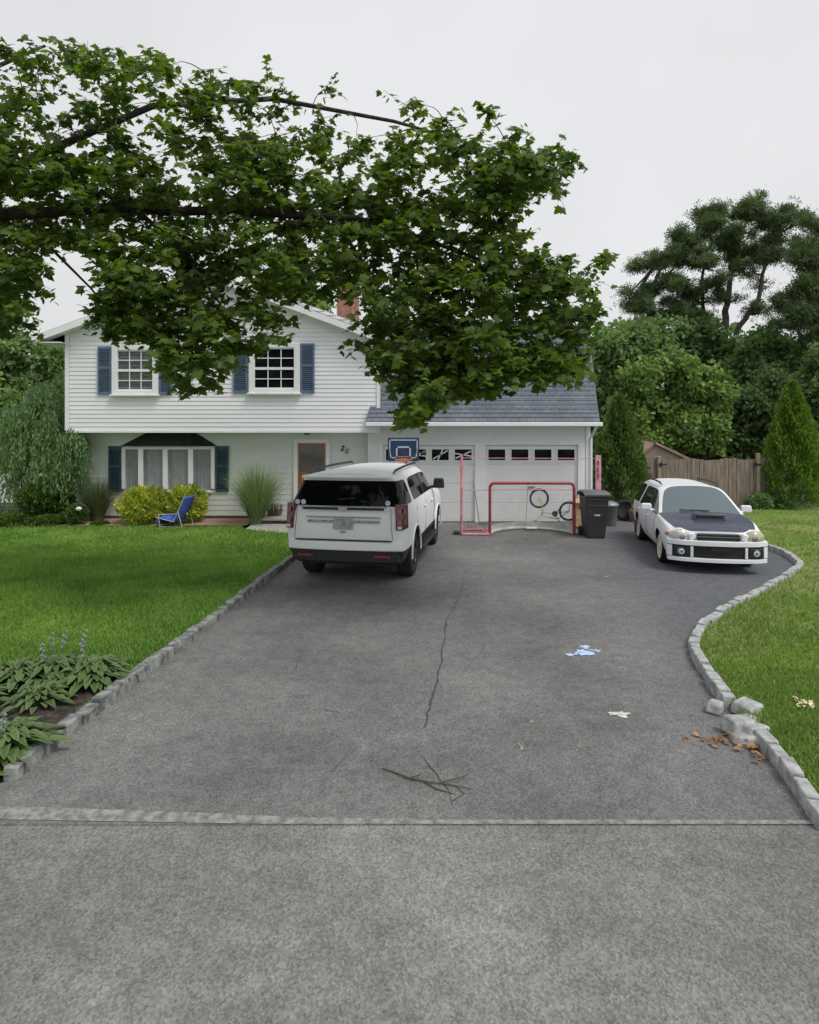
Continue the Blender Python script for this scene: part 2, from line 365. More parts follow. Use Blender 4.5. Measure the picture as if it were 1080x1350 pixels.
# ---------------------------------------------------------------- setting
def sheet(name, poly, z, m, kind='structure'):
    mb = MB(); mb.add([(p[0],p[1],z) for p in poly], [tuple(range(len(poly)))]); o = mb.build(name, m)
    bm = bmesh.new(); bm.from_mesh(o.data); bmesh.ops.triangulate(bm, faces=bm.faces, ngon_method='EAR_CLIP')
    for f in bm.faces:
        if f.normal.z < 0: f.normal_flip()
    bm.to_mesh(o.data); bm.free()
    return tag(o, kind=kind)
sheet('ground', [(-250,-30),(250,-30),(250,400),(-250,400)], -.02, 'earth')
LC = [G(*p, .1) for p in [(391,728),(340,765),(280,811),(220,855),(160,898),(100,944),(40,990),(12,1012)]]
RC_far = [G(*p, .1) for p in [(930,690),(985,706),(1012,717),(1040,728),(1057,741),(1040,755),(1000,778),(960,797),(926,822),(915,843),(920,862),(940,890),(962,920)]]
RC_near = [G(*p, .1) for p in [(1003,962),(1040,1005),(1065,1042),(1092,1078)]]
def xy(l): return [(p.x,p.y) for p in l]
RDW = 4.33
drive = [(-3.7,RDW-.25)] + xy(LC[::-1]) + [(-2.35,13.2),(-2.4,17.25),(5.0,17.25),(5.0,19.5),(7.2,19.5)] + xy(RC_far) + xy(RC_near) + [(4.6,RDW-.25)]
sheet('driveway', drive, 0, 'asphalt')
sheet('road', [(-60,-12),(60,-12),(60,4.14),(-60,4.14)], -.004, 'road')
sheet('gutter', [(-60,4.16),(-3,4.14),(-1,4.085),(60,4.06),(60,4.12),(3.2,4.125),(1,4.13),(0,4.13),(-.8,4.16),(-1.6,4.215),(-2.4,4.26),(-3,4.28),(-60,4.36)], .004, 'gutter')
bedP = [G(*p,.05) for p in [(-60,905),(-5,893),(60,884),(150,878),(172,888),(100,944),(34,998),(-60,1050)]]
lawnL = [(-3.6,4.55)]+xy(LC[::-1])+[(-2.5,13.0),(-2.75,15.2),(-4.2,15.7),(-4.4,16.35),(-12,16.2),(-25,16.4),(-25,4.34),(-4.0,4.34)]
lawnR = xy(RC_far)[::1]+xy(RC_near)+[(40,4.10),(40,21),(12,20.2),(8.2,20.0)]
sheet('lawn', lawnL, .045, 'lawn_l')
sheet('lawn', lawnR, .045, 'lawn_r')
sheet('flower_bed', xy(bedP), .052, 'soil')
sheet('mulch_bed', [(-25,16.15),(-4.3,16.3),(-4.1,17.7),(-25,17.7)], .065, 'mulch')
sheet('forest_floor', [(-60,20.6),(70,20.6),(70,120),(-60,120)], -.005, 'earth')
# curbs of granite blocks
def curb(path, m):
    pts = [Vector((p.x,p.y,0)) for p in path]; mb = MB(); seg = []; 
    for a, b in zip(pts[:-1], pts[1:]):
        n = max(1, int((b-a).length/.03)); seg += [a.lerp(b, i/n) for i in range(n)]
    seg.append(pts[-1]); acc = 0; last = seg[0]; start = 0; Ltot = 0; i0 = 0
    i = 0
    while i < len(seg)-3:
        want = random.uniform(.20,.28); j = i; l = 0
        while j < len(seg)-1 and l < want: l += (seg[j+1]-seg[j]).length; j += 1
        a, b = seg[i], seg[j]; d = b-a; ang = math.atan2(d.y,d.x)+random.uniform(-.04,.04)
        c = (a+b)/2; h = random.uniform(.095,.125)
        rot = Matrix.Rotation(ang,3,'Z') @ Matrix.Rotation(random.uniform(-.05,.05),3,'X') @ Matrix.Rotation(random.uniform(-.04,.04),3,'Y')
        mb.box((c.x+random.uniform(-.008,.008), c.y+random.uniform(-.008,.008), h/2-.02), (d.length-.012, random.uniform(.10,.125), h+.04), rot=rot, taper=.93)
        i = j
    o = mb.build('curb', m, bevel=.012, seg=2, smooth=True); return tag(o, kind='structure')
curb(LC, 'curbstone'); curb(RC_far, 'curbpale'); curb(RC_near, 'curbpale')
# grass blades
def blades(name, poly, n, m, dmin, dmax, xlim, holes=()):
    u = RNG.random(n*4); d = 1/(1/dmin + u*(1/dmax-1/dmin)); x = (RNG.random(n*4)*2-1)*xlim*d
    k = inside(poly, x, d)
    for h in holes: k &= ~inside(h, x, d)
    x, d = x[k][:n], d[k][:n]; c = len(x)
    P0 = np.stack([x, d, np.full(c,.044)], 1)
    D = RNG.normal(size=(c,3))*.45; D[:,2] = 1
    patch = np.zeros(c)
    for q in range(14):
        kx, ky, ph = RNG.normal(0,1.1+q*.35), RNG.normal(0,1.1+q*.35), RNG.uniform(0,6.28); patch += np.sin(kx*x+ky*d+ph+1.3*np.sin(ky*x-kx*d))/(1+q*.12)
    patch = np.clip(.45+patch*.13,0,1.05)
    o = leaves(name, P0, D, rdir(c), RNG.uniform(.025,.062,c)*(1+d*.03), (np.array([(-.13,0,0),(.13,0,0),(.07,.6,.12),(0,1,.4)]), [(0,1,2),(0,2,3)]), m, tone=RNG.random(c)*.38+.62*patch)
    return tag(o, kind='stuff')
blades('grass', lawnL, 90000, 'blade_l', 5.5, 16.2, .70, [xy(bedP)])
blades('grass', lawnR, 62000, 'blade_r', 4.1, 19.5, .92)
# ---------------------------------------------------------------- house
house = empty('house', (-2,17.3,0), label='white two storey house with front gable over garage wing, blue shutters', cat='house')
def hb(mb, name, m, parent=None, **kw): return mb.build(name, m, parent or house, world=True, **kw)
YU, YL, YG = 17.0, 17.6, 17.3
sU = YU/F; sL = YL/F
def UX(px): return (px-CX)*sU
def UZ(py): return H+(HY-py)*sU
def LX(px): return (px-CX)*sL
def LZ(py): return H+(HY-py)*sL
xl, xr = UX(88), UX(501); zb = UZ(568); xk = UX(279); zk = UZ(366); ze = UZ(437)
slope = (zk-ze)/(xk-xl)
def siding(mb, y, z0, z1, fl, fr, lap, out):
    z = z0
    while z < z1-1e-4:
        t = min(z+lap, z1); a, b = fl(z), fr(z); a2, b2 = fl(t), fr(t)
        if b > a:
            mb.add([(a,y-out,z),(b,y-out,z),(b2,y-.002,t),(a2,y-.002,t),(a,y,z),(b,y,z)], [(0,1,2,3),(0,4,5,1)])
        z = t
mb = MB(); fl = lambda z: xl if z < ze else xl+(z-ze)/slope; fr = lambda z: xr if z < ze else xr-(z-ze)/slope
siding(mb, YU, zb, zk-.12, fl, fr, .117, .017)
mb.add([(xl,YU,zb),(xr,YU,zb),(xr,YU,ze),(xk,YU,zk),(xl,YU,ze)], [(0,1,2,3,4)])
for i in range(24):   # left side wall of the upper floor
    z = zb+i*.117; 
    if z+.117 < ze: mb.add([(xl-.02,YU,z),(xl-.02,25,z),(xl,25,z+.117),(xl,YU,z+.117)], [(0,1,2,3)])
mb.bb((xl+.01,YU+.01,zb),(xl+.02,25,ze)); mb.bb((xr-.1,YU+.02,zb),(xr-.02,25,ze)); mb.bb((xl,24.9,0),(xr,25,ze))
hb(mb, 'upper_wall', 'siding')
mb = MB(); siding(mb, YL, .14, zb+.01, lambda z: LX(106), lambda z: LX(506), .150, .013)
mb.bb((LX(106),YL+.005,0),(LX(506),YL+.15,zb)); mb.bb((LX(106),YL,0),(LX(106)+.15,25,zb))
hb(mb, 'lower_wall', 'siding_shaded')
mb = MB(); mb.bb((4.85,YG+.16,0),(4.975,25,2.69)); hb(mb, 'garage_side_wall', 'siding_shaded')
mb = MB(); mb.bb((LX(107),YL-.03,0),(LX(505),YL-.005,.13)); hb(mb, 'foundation', 'brick_found')
mb = MB(); mb.bb((xl,YU-.03,zb-.05),(xr,YU+.02,zb-.002)); mb.bb((xl-.03,YU-.04,zb+.01),(xl+.08,YU-.026,ze)); 
mb.bb((LX(105)-.02,YL-.04,0),(LX(105)+.10,YL-.026,zb-.06)); hb(mb, 'corner_trim', 'trim')
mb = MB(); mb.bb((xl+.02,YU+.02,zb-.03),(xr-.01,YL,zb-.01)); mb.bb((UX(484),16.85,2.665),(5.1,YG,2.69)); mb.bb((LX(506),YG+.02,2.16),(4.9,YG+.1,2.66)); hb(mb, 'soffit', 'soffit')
# gable roof of the front wing
mb = MB(); oh = .55; th = .16; y0, y1 = YU-.32, 25.2
def rz(x): return zk+.10-abs(x-xk)*slope
xa, xb = UX(56), UX(508)
for x0, x1 in ((xa,xk),(xk,xb)):
    mb.add([(x0,y0,rz(x0)),(x1,y0,rz(x1)),(x1,y1,rz(x1)),(x0,y1,rz(x0)),(x0,y0+.02,rz(x0)-.06),(x1,y0+.02,rz(x1)-.06),(x1,y1,rz(x1)-.06),(x0,y1,rz(x0)-.06)], [(0,1,2,3),(0,4,5,1),(0,3,7,4),(1,5,6,2)])
rf = hb(mb, 'gable_roof', 'canopy_roof')
mb = MB()
for x0, x1 in ((xa,xk),(xk,xb)):
    a, b = (x0, x1)
    mb.add([(a,y0-.02,rz(a)-.015),(b,y0-.02,rz(b)-.015),(b,y0-.02,rz(b)-.19),(a,y0-.02,rz(a)-.19),(a,y0+.01,rz(a)-.015),(b,y0+.01,rz(b)-.015),(b,y0+.01,rz(b)-.19),(a,y0+.01,rz(a)-.19)], [(0,1,2,3),(4,7,6,5),(3,2,6,7),(0,4,5,1)])
    mb.add([(a,y0+.01,rz(a)-.17),(b,y0+.01,rz(b)-.17),(b,YU,rz(b)-.17),(a,YU,rz(a)-.17)], [(0,1,2,3)])
mb.bb((xa-.08,y0-.05,rz(xa)-.14),(xa+.03,y1,rz(xa)-.02)); mb.bb((xb-.03,y0-.05,rz(xb)-.14),(xb+.08,y1,rz(xb)-.02))
mb.bb((xa+.03,y0+.02,rz(xa)-.20),(xl,y1,rz(xa)-.175))
mb.build('rake_board', 'trim', rf)
mb = MB(); c = P(459,400,19.5); mb.bb((c.x-.32,19.2,5.0),(c.x+.32,19.85,7.15)); mb.bb((c.x-.37,19.15,7.15),(c.x+.37,19.9,7.27)); mb.lathe([(.11,7.27),(.11,7.5),(.08,7.5),(.08,7.3)], (c.x,19.5,0))
mb.build('chimney', 'brick', rf)
# garage roof (gambrel)
ye, zeave = 16.8, 2.78; yk2, zk2 = 17.85, 5.45; yr, zr = 21.2, 6.25
xA, xB = UX(483)-.0, 5.14; uvs = []
mb = MB(); xM = xA+.33
prof = [(ye,zeave),(17.02,3.25),(17.42,4.30),(yk2,zk2),(yr,zr)]
def uvmesh(name, faces, m, parent):
    me = bpy.data.meshes.new(name); vs = []; fs = []; uv = []
    for f, u in faces:
        n = len(vs); vs += f; fs.append(tuple(range(n, n+len(f)))); uv += u
    me.from_pydata(vs, [], fs); l = me.uv_layers.new(name='UVMap')
    for i, c in enumerate(uv): l.data[i].uv = c
    me.materials.append(M[m]); o = bpy.data.objects.new(name, me); COL.objects.link(o); o.parent = parent
    if parent.name in WM: o.matrix_parent_inverse = WM[parent.name].inverted()
    return o
faces = []; run = 0; LX0 = [xA, xA+.12, xr+.01, xr+.01, xr+.01]
rows = []
for i in range(4):
    (ya,za),(yb,zb2) = prof[i], prof[i+1]; ln = math.hypot(yb-ya, zb2-za); k = max(1, round(ln/.14))
    for q in range(k):
        t0, t1 = q/k, (q+1)/k; la = LX0[i]+(LX0[i+1]-LX0[i])*t0; lb = LX0[i]+(LX0[i+1]-LX0[i])*t1
        nrm = Vector((0,-(zb2-za),(yb-ya))).normalized()*.016
        A = (ya+(yb-ya)*t0+nrm.y, za+(zb2-za)*t0+nrm.z); B = (ya+(yb-ya)*t1, za+(zb2-za)*t1); u0, u1 = run+ln*t0, run+ln*t1
        xe = xB
        faces.append(([(la,A[0],A[1]),(xe,A[0],A[1]),(xe,B[0],B[1]),(lb,B[0],B[1])], [(la,u0),(xe,u0),(xe,u1),(lb,u1)]))
        faces.append(([(la,A[0]-nrm.y,A[1]-nrm.z),(xe,A[0]-nrm.y,A[1]-nrm.z),(xe,A[0],A[1]),(la,A[0],A[1])], [(la,u0),(xe,u0),(xe,u0+.005),(la,u0+.005)]))
    run += ln
faces.append(([(xr,yr,zr),(xB,yr,zr),(xB,25.4,3.4),(xr,25.4,3.4)], [(xr,0),(xB,0),(xB,4),(xr,4)]))
groof = uvmesh('garage_roof', faces, 'shingle', house)
mb = MB(); pr = [(y,z-.05) for y,z in prof]+[(25.3,3.35),(25.3,2.7),(ye+.1,2.7)]
mb.add([(5.04,y,z) for y,z in pr]+[(4.98,y,z) for y,z in pr], [tuple(range(len(pr))), tuple(range(2*len(pr)-1,len(pr)-1,-1))]); mb.build('gable_end', 'siding', house, world=True)
mb = MB()
for i in range(4):
    (ya,za),(yb,zb2) = prof[i], prof[i+1]
    mb.add([(xB+.005,ya,za),(xB+.005,yb,zb2),(xB+.005,yb+.02,zb2-.16),(xB+.005,ya+.08,za-.10),(xB-.02,ya,za-.01),(xB-.02,yb,zb2-.01),(xB-.02,yb+.02,zb2-.16),(xB-.02,ya+.08,za-.10)], [(0,1,2,3),(7,6,5,4),(0,4,5,1),(3,2,6,7)])
mb.build('rake_board', 'shutter_dark' if False else 'lead', groof)
mb = MB(); mb.bb((xA,ye-.12,zeave-.12),(xB+.05,ye+.0,zeave-.01)); mb.bb((xA+.01,ye+.01,2.67),(xB,ye+.05,zeave-.03)); gt = mb.build('gutter', 'trim', groof, bevel=.015)
mb = MB(); dx = 5.03; mb.tube([(dx+.02,ye-.05,2.68),(dx+.04,ye+.3,2.5),(dx,YG-.06,2.35),(dx,YG-.06,.05)], .04, 6); hb(mb, 'downspout', 'trim')
# upper floor flashing line : white wing corner board down the right edge
mb = MB(); mb.add([(xr-.09,YU-.035,zb+.01),(xr+.005,YU-.035,zb+.01),(xr+.005,YU-.035,ze+.0),(xr-.09,YU-.035,ze-.0),(xr+.005,YU+.05,zb),(xr+.005,YU+.05,ze)], [(0,1,2,3),(1,4,5,2)]); hb(mb, 'corner_trim', 'trim')
# windows
def shutter(x0, x1, z0, z1, y, m):
    mb = MB(); w = x1-x0; mb.bb((x0,y-.035,z0),(x0+.045,y,z1)); mb.bb((x1-.045,y-.035,z0),(x1,y,z1))
    for z, hh in ((z0,.07),(z0+(z1-z0)*.53,.07),(z1-.07,.07)): mb.bb((x0+.045,y-.033,z),(x1-.045,y,z+hh))
    mb.bb((x0+.045,y-.008,z0+.07),(x1-.045,y-.002,z1-.07))
    k = int((z1-z0)/.055)
    for i in range(k):
        z = z0+.075+i*.055
        if z > z1-.12: break
        mb.box(((x0+x1)/2,y-.018,z+.02),(w-.095,.006,.05), rot=Matrix.Rotation(R(38),3,'X'))
    return hb(mb, 'shutter', m)
def sash_window(px0,px1,py0,py1,pane,dark):
    x0,x1,z1,z0 = UX(px0),UX(px1),UZ(py0),UZ(py1); y = YU-.03; f = .16
    mb = MB(); mb.bb((x0,y-.06,z0),(x0+f,y+.02,z1)); mb.bb((x1-f,y-.06,z0),(x1,y+.02,z1)); mb.bb((x0+f,y-.06,z1-.12),(x1-f,y+.02,z1)); mb.bb((x0+f,y-.06,z0+.02),(x1-f,y+.02,z0+.12))
    mb.bb((x0-.04,y-.11,z0-.03),(x1+.04,y+.02,z0+.018))
    w = hb(mb, 'window', 'trim', bevel=.006)
    a,b,c,d = x0+f,x1-f,z0+.12,z1-.12; mz = (c+d)/2
    mb = MB(); mb.bb((a,y-.035,mz-.035),(b,y-.005,mz+.035)); mb.bb((a,y-.035,c),(b,y-.01,c+.045)); mb.bb((a,y-.03,d-.035),(b,y-.01,d))
    for i in (1,2): xx = a+(b-a)*i/3; mb.bb((xx-.012,y-.022,c+.04),(xx+.012,y-.008,d-.03))
    for zz in ((c+mz)/2,(mz+d)/2): mb.bb((a,y-.024,zz-.012),(b,y-.007,zz+.012))
    mb.build('sash', 'trim', w)
    mb = MB(); mb.bb((a,y-.004,c),(b,y+.0,d)); mb.build('pane', 'darkglass' if dark else 'winglass', w)
    if not dark:
        mb = MB(); n = 26
        for i in range(n): zz = c+(d-c)*(i+.5)/n; mb.box(((a+b)/2,y+.012,zz),(b-a,.004,(d-c)/n*.8), rot=Matrix.Rotation(R(25),3,'X'))
        mb.build('blind', 'blind', w)
sash_window(149,210,456,521,0,False); sash_window(329,396,453,519,0,True)
for a,b,c,d in ((130,148,457,520),(211,228,457,520),(308,327,453,518),(397,415,453,518)): shutter(UX(a),UX(b),UZ(d),UZ(c),YU-.028,'shutter')
# bay window
bx0,bx1 = LX(163)-.0,LX(283); bz0,bz1 = LZ(646),LZ(588); pj = .22
SB = (YL-pj)/F
mb = MB(); poly = [(bx0,YL),(bx0+.5,YL-pj),(bx1-.5,YL-pj),(bx1,YL)]
# frame : sill, head and mullions along three facets
def facet_pts(t): 
    return None
mb.slab([(bx0-.04,YL),(bx0+.54,YL-pj-.05),(bx1-.54,YL-pj-.05),(bx1+.04,YL)], bz0-.07, bz0-.0); mb.slab([(bx0-.02,YL),(bx0+.55,YL-pj-.02),(bx1-.55,YL-pj-.02),(bx1+.02,YL)], bz1-.09, bz1)
xm = [LX(190),LX(222),LX(255)]
for x in xm: mb.box((x,YL-pj+.02,(bz0+bz1)/2),(.13,.08,bz1-bz0-.09))
for x in (bx0+.03,bx1-.03): mb.box((x,YL-.04,(bz0+bz1)/2),(.10,.08,bz1-bz0-.09))
bay = hb(mb, 'bay_window', 'trim')
def pane(a, b, nm='pane'):
    mb = MB(); mb.add([(a[0],a[1],bz0),(b[0],b[1],bz0),(b[0],b[1],bz1-.09),(a[0],a[1],bz1-.09)],[(0,1,2,3)]); mb.build(nm,'winglass',bay)
pane((bx0,YL-.02),(xm[0],YL-pj+.03)); pane((xm[0],YL-pj+.03),(xm[1],YL-pj+.03)); pane((xm[1],YL-pj+.03),(xm[2],YL-pj+.03)); pane((xm[2],YL-pj+.03),(bx1,YL-.02))
def curtain(a, b):
    mb = MB(); n = 40; vs = []
    for i in range(n+1):
        t = i/n; x = a[0]+(b[0]-a[0])*t; y = a[1]+(b[1]-a[1])*t+.015*math.sin(t*n*.9)
        vs += [(x,y,bz0),(x,y,bz1-.1)]
    mb.add(vs, [(2*i,2*i+2,2*i+3,2*i+1) for i in range(n)]); mb.build('curtain','curtain',bay,smooth=True)
curtain((bx0+.06,YL-.0),(xm[0],YL-pj+.10)); curtain((xm[0]+.02,YL-pj+.10),(xm[2]-.02,YL-pj+.10)); curtain((xm[2],YL-pj+.10),(bx1-.06,YL))
mb = MB(); zt = LZ(569); e = [(bx0-.10,YL,bz1+.0),(bx0+.50,YL-pj-.12,bz1),(bx1-.50,YL-pj-.12,bz1),(bx1+.10,YL,bz1)]
t = [(LX(196),YL-.0,zt),(LX(200),YL-.12,zt),(LX(252),YL-.12,zt),(LX(257),YL,zt)]
mb.add([Vector(p) for p in e]+[Vector(p)-Vector((0,0,-.0)) for p in t], [(0,1,5,4),(1,2,6,5),(2,3,7,6),(4,5,6,7),(3,2,1,0)]); mb.build('bay_roof','canopy_roof',bay)
shutter(LX(144),LX(161),LZ(648),LZ(588),YL-.03,'shutter_dark'); shutter(LX(285),LX(302),LZ(648),LZ(588),YL-.03,'shutter_dark')
# front door
dx0,dx1 = LX(393),LX(430); dz0,dz1 = .24,LZ(584)
mb = MB(); mb.bb((dx0-.11,YL-.08,.2),(dx0,YL-.0,dz1+.11)); mb.bb((dx1,YL-.08,.2),(dx1+.11,YL,dz1+.11)); mb.bb((dx0,YL-.08,dz1),(dx1,YL,dz1+.11))
dr = MB(); dr.bb((dx0,YL-.028,dz0),(dx1,YL-.018,dz1))
for (a,b,c,d) in ((.08,.44,.08,.72),(.56,.92,.08,.72),(.08,.44,.86,1.42),(.56,.92,.86,1.42)):
    w = dx1-dx0; dr.bb((dx0+w*a,YL-.045,dz0+c),(dx0+w*b,YL-.028,dz0+d))
door = hb(dr, 'front_door', 'wood_door', bevel=.006)
mb.build('door_frame', 'trim', door)
mb = MB(); cx = (dx0+dx1)/2; w = (dx1-dx0)*.40; vs = [(cx,YL-.035,dz0+1.55)]
for i in range(13): a = math.pi*i/12; vs.append((cx+w*math.cos(a),YL-.035,dz0+1.55+.27*math.sin(a)))
mb.add(vs, [(0,i,i+1) for i in range(1,13)]); mb.build('fanlight', 'windscreen', door)
mb = MB(); mb.bb((dx0,YL-.050,dz0+1.49),(dx0+.05,YL-.046,dz1)); mb.bb((dx0,YL-.06,dz0),(dx0+.05,YL-.046,dz1)); mb.bb((dx1-.05,YL-.06,dz0),(dx1,YL-.046,dz1)); mb.bb((dx0+.05,YL-.06,dz1-.06),(dx1-.05,YL-.046,dz1)); mb.build('storm_door_rail','wood_door',door)
mb = MB(); mb.bb((dx0+.05,YL-.056,dz0+1.12),(dx1-.05,YL-.052,dz1-.06)); mb.build('storm_glass','stormglass',door)
mb = MB(); mb.lathe([(.0,-.05),(.03,-.04),(.03,-.01),(.01,0)],(dx1-.1,YL-.05,dz0+1.0),'y',12); mb.build('door_handle','chrome',door,smooth=True)
mb = MB(); mb.lathe([(.01,0),(.07,-.02),(.09,-.06),(.05,-.09),(0,-.10)],(LX(407),17.3,zb-.03)); hb(mb,'ceiling_light','lead',smooth=True)
# house number 20, set diagonally
def txt(ch, x, y, z, size, parent, m, bold=.004):
    c = bpy.data.curves.new('house_number', 'FONT'); c.body = ch; c.size = size; c.extrude = .008; c.offset = bold; c.shear = .25
    t = bpy.data.objects.new('t', c); COL.objects.link(t); dg = bpy.context.evaluated_depsgraph_get(); dg.update()
    me = bpy.data.meshes.new_from_object(t.evaluated_get(dg)); bpy.data.objects.remove(t)
    me.transform(Matrix.Translation((x,y,z)) @ Matrix.Rotation(R(90),4,'X')); me.materials.clear(); me.materials.append(M[m])
    o = bpy.data.objects.new('house_number', me); COL.objects.link(o); o.parent = parent; o.matrix_parent_inverse = WM[parent.name].inverted(); return o
txt('2', LX(449), YL-.035, LZ(594), .20, house, 'black'); txt('0', LX(454.5), YL-.035, LZ(598), .20, house, 'lead')
# garage doors
def gdoor(x0, x1, first):
    z1 = 2.14; y = YG+.02; mb = MB(); nrow = 4; hh = z1/nrow
    for r in range(nrow): mb.bb((x0,y+.02,r*hh+.006),(x1,y+.06,(r+1)*hh-.006))
    mb.bb((x0,y+.04,0),(x1,y+.065,z1))
    d = hb(mb, 'garage_door', 'garage', bevel=.006)
    w = (x1-x0); 
    for i in range(4):
        c = x0+w*(i+.5)/4+(.0); ww = .47; zt, zb_ = z1-.12, z1-.42
        fr_ = MB(); fr_.bb((c-ww/2-.04,y-.002,zb_-.04),(c-ww/2,y+.018,zt+.04)); fr_.bb((c+ww/2,y-.002,zb_-.04),(c+ww/2+.04,y+.018,zt+.04)); fr_.bb((c-ww/2,y-.002,zt),(c+ww/2,y+.018,zt+.04)); fr_.bb((c-ww/2,y-.002,zb_-.04),(c+ww/2,y+.018,zb_))
        f = fr_.build('window_frame','garage',d)
        p = MB(); p.bb((c-ww/2,y+.006,zb_),(c+ww/2,y+.016,zt)); p.build('pane','darkglass',f)
        if first and i >= 1:
            s_ = MB()   # sunburst grille bars
            for a in (20,55): s_.box((c,y+.0,(zt+zb_)/2),(ww*1.0,.008,.035), rot=Matrix.Rotation(R(-a+ (30 if i%2 else -10)),3,'Y'))
            s_.build('grille','garage',f)
    mb = MB(); mb.bb((x0+w/2-.09,y-.02,.95),(x0+w/2+.09,y+.018,.99)); mb.build('handle','lead',d)
GX = lambda px: (px-CX)*YG/F
gdoor(GX(505), GX(626), True); gdoor(GX(640), GX(762), False)
mb = MB(); z1 = 2.14
mb.bb((GX(626),YG-.03,0),(GX(640),YG+.08,2.2)); mb.bb((GX(762),YG-.03,0),(GX(771),YG+.08,2.2)); mb.bb((GX(500),YG-.03,0),(GX(505),YG+.08,2.2)); mb.bb((GX(505),YG-.03,2.145),(GX(626),YG+.08,2.2)); mb.bb((GX(640),YG-.03,2.145),(GX(762),YG+.08,2.2))
hb(mb,'garage_frame','trim')
mb = MB(); mb.bb((GX(771),YG-.0,0),(4.98,YG+.15,2.66)); siding(mb, YG, .05, 2.66, lambda z: GX(771)+.002, lambda z: 4.9, .15, .02); mb.bb((4.90,YG-.045,0),(5.02,YG-.0,2.66)); mb.bb((GX(485),YG+.0,0),(GX(500),YG+.2,2.66)); siding(mb, YG, 2.2, 2.68, lambda z: GX(485), lambda z: GX(771), .12, .02); hb(mb,'garage_wall','garage')
# stoop + path
st = empty('front_steps',(-3,17,0),label='low grey concrete front steps with dark stone riser below the door',cat='steps')
mb = MB(); mb.bb((-4.25,16.55,.145),(-1.6,17.55,.20)); mb.build('step_slab','concrete',st,world=True,bevel=.01)
mb = MB(); mb.bb((-4.15,16.62,0),(-1.6,17.5,.145)); mb.build('riser','stone_dark',st,world=True)
sheet('path', [(-4.15,15.75),(-3.7,15.4),(-2.4,14.9),(-2.38,16.6),(-4.2,16.6)], .058, 'concrete')
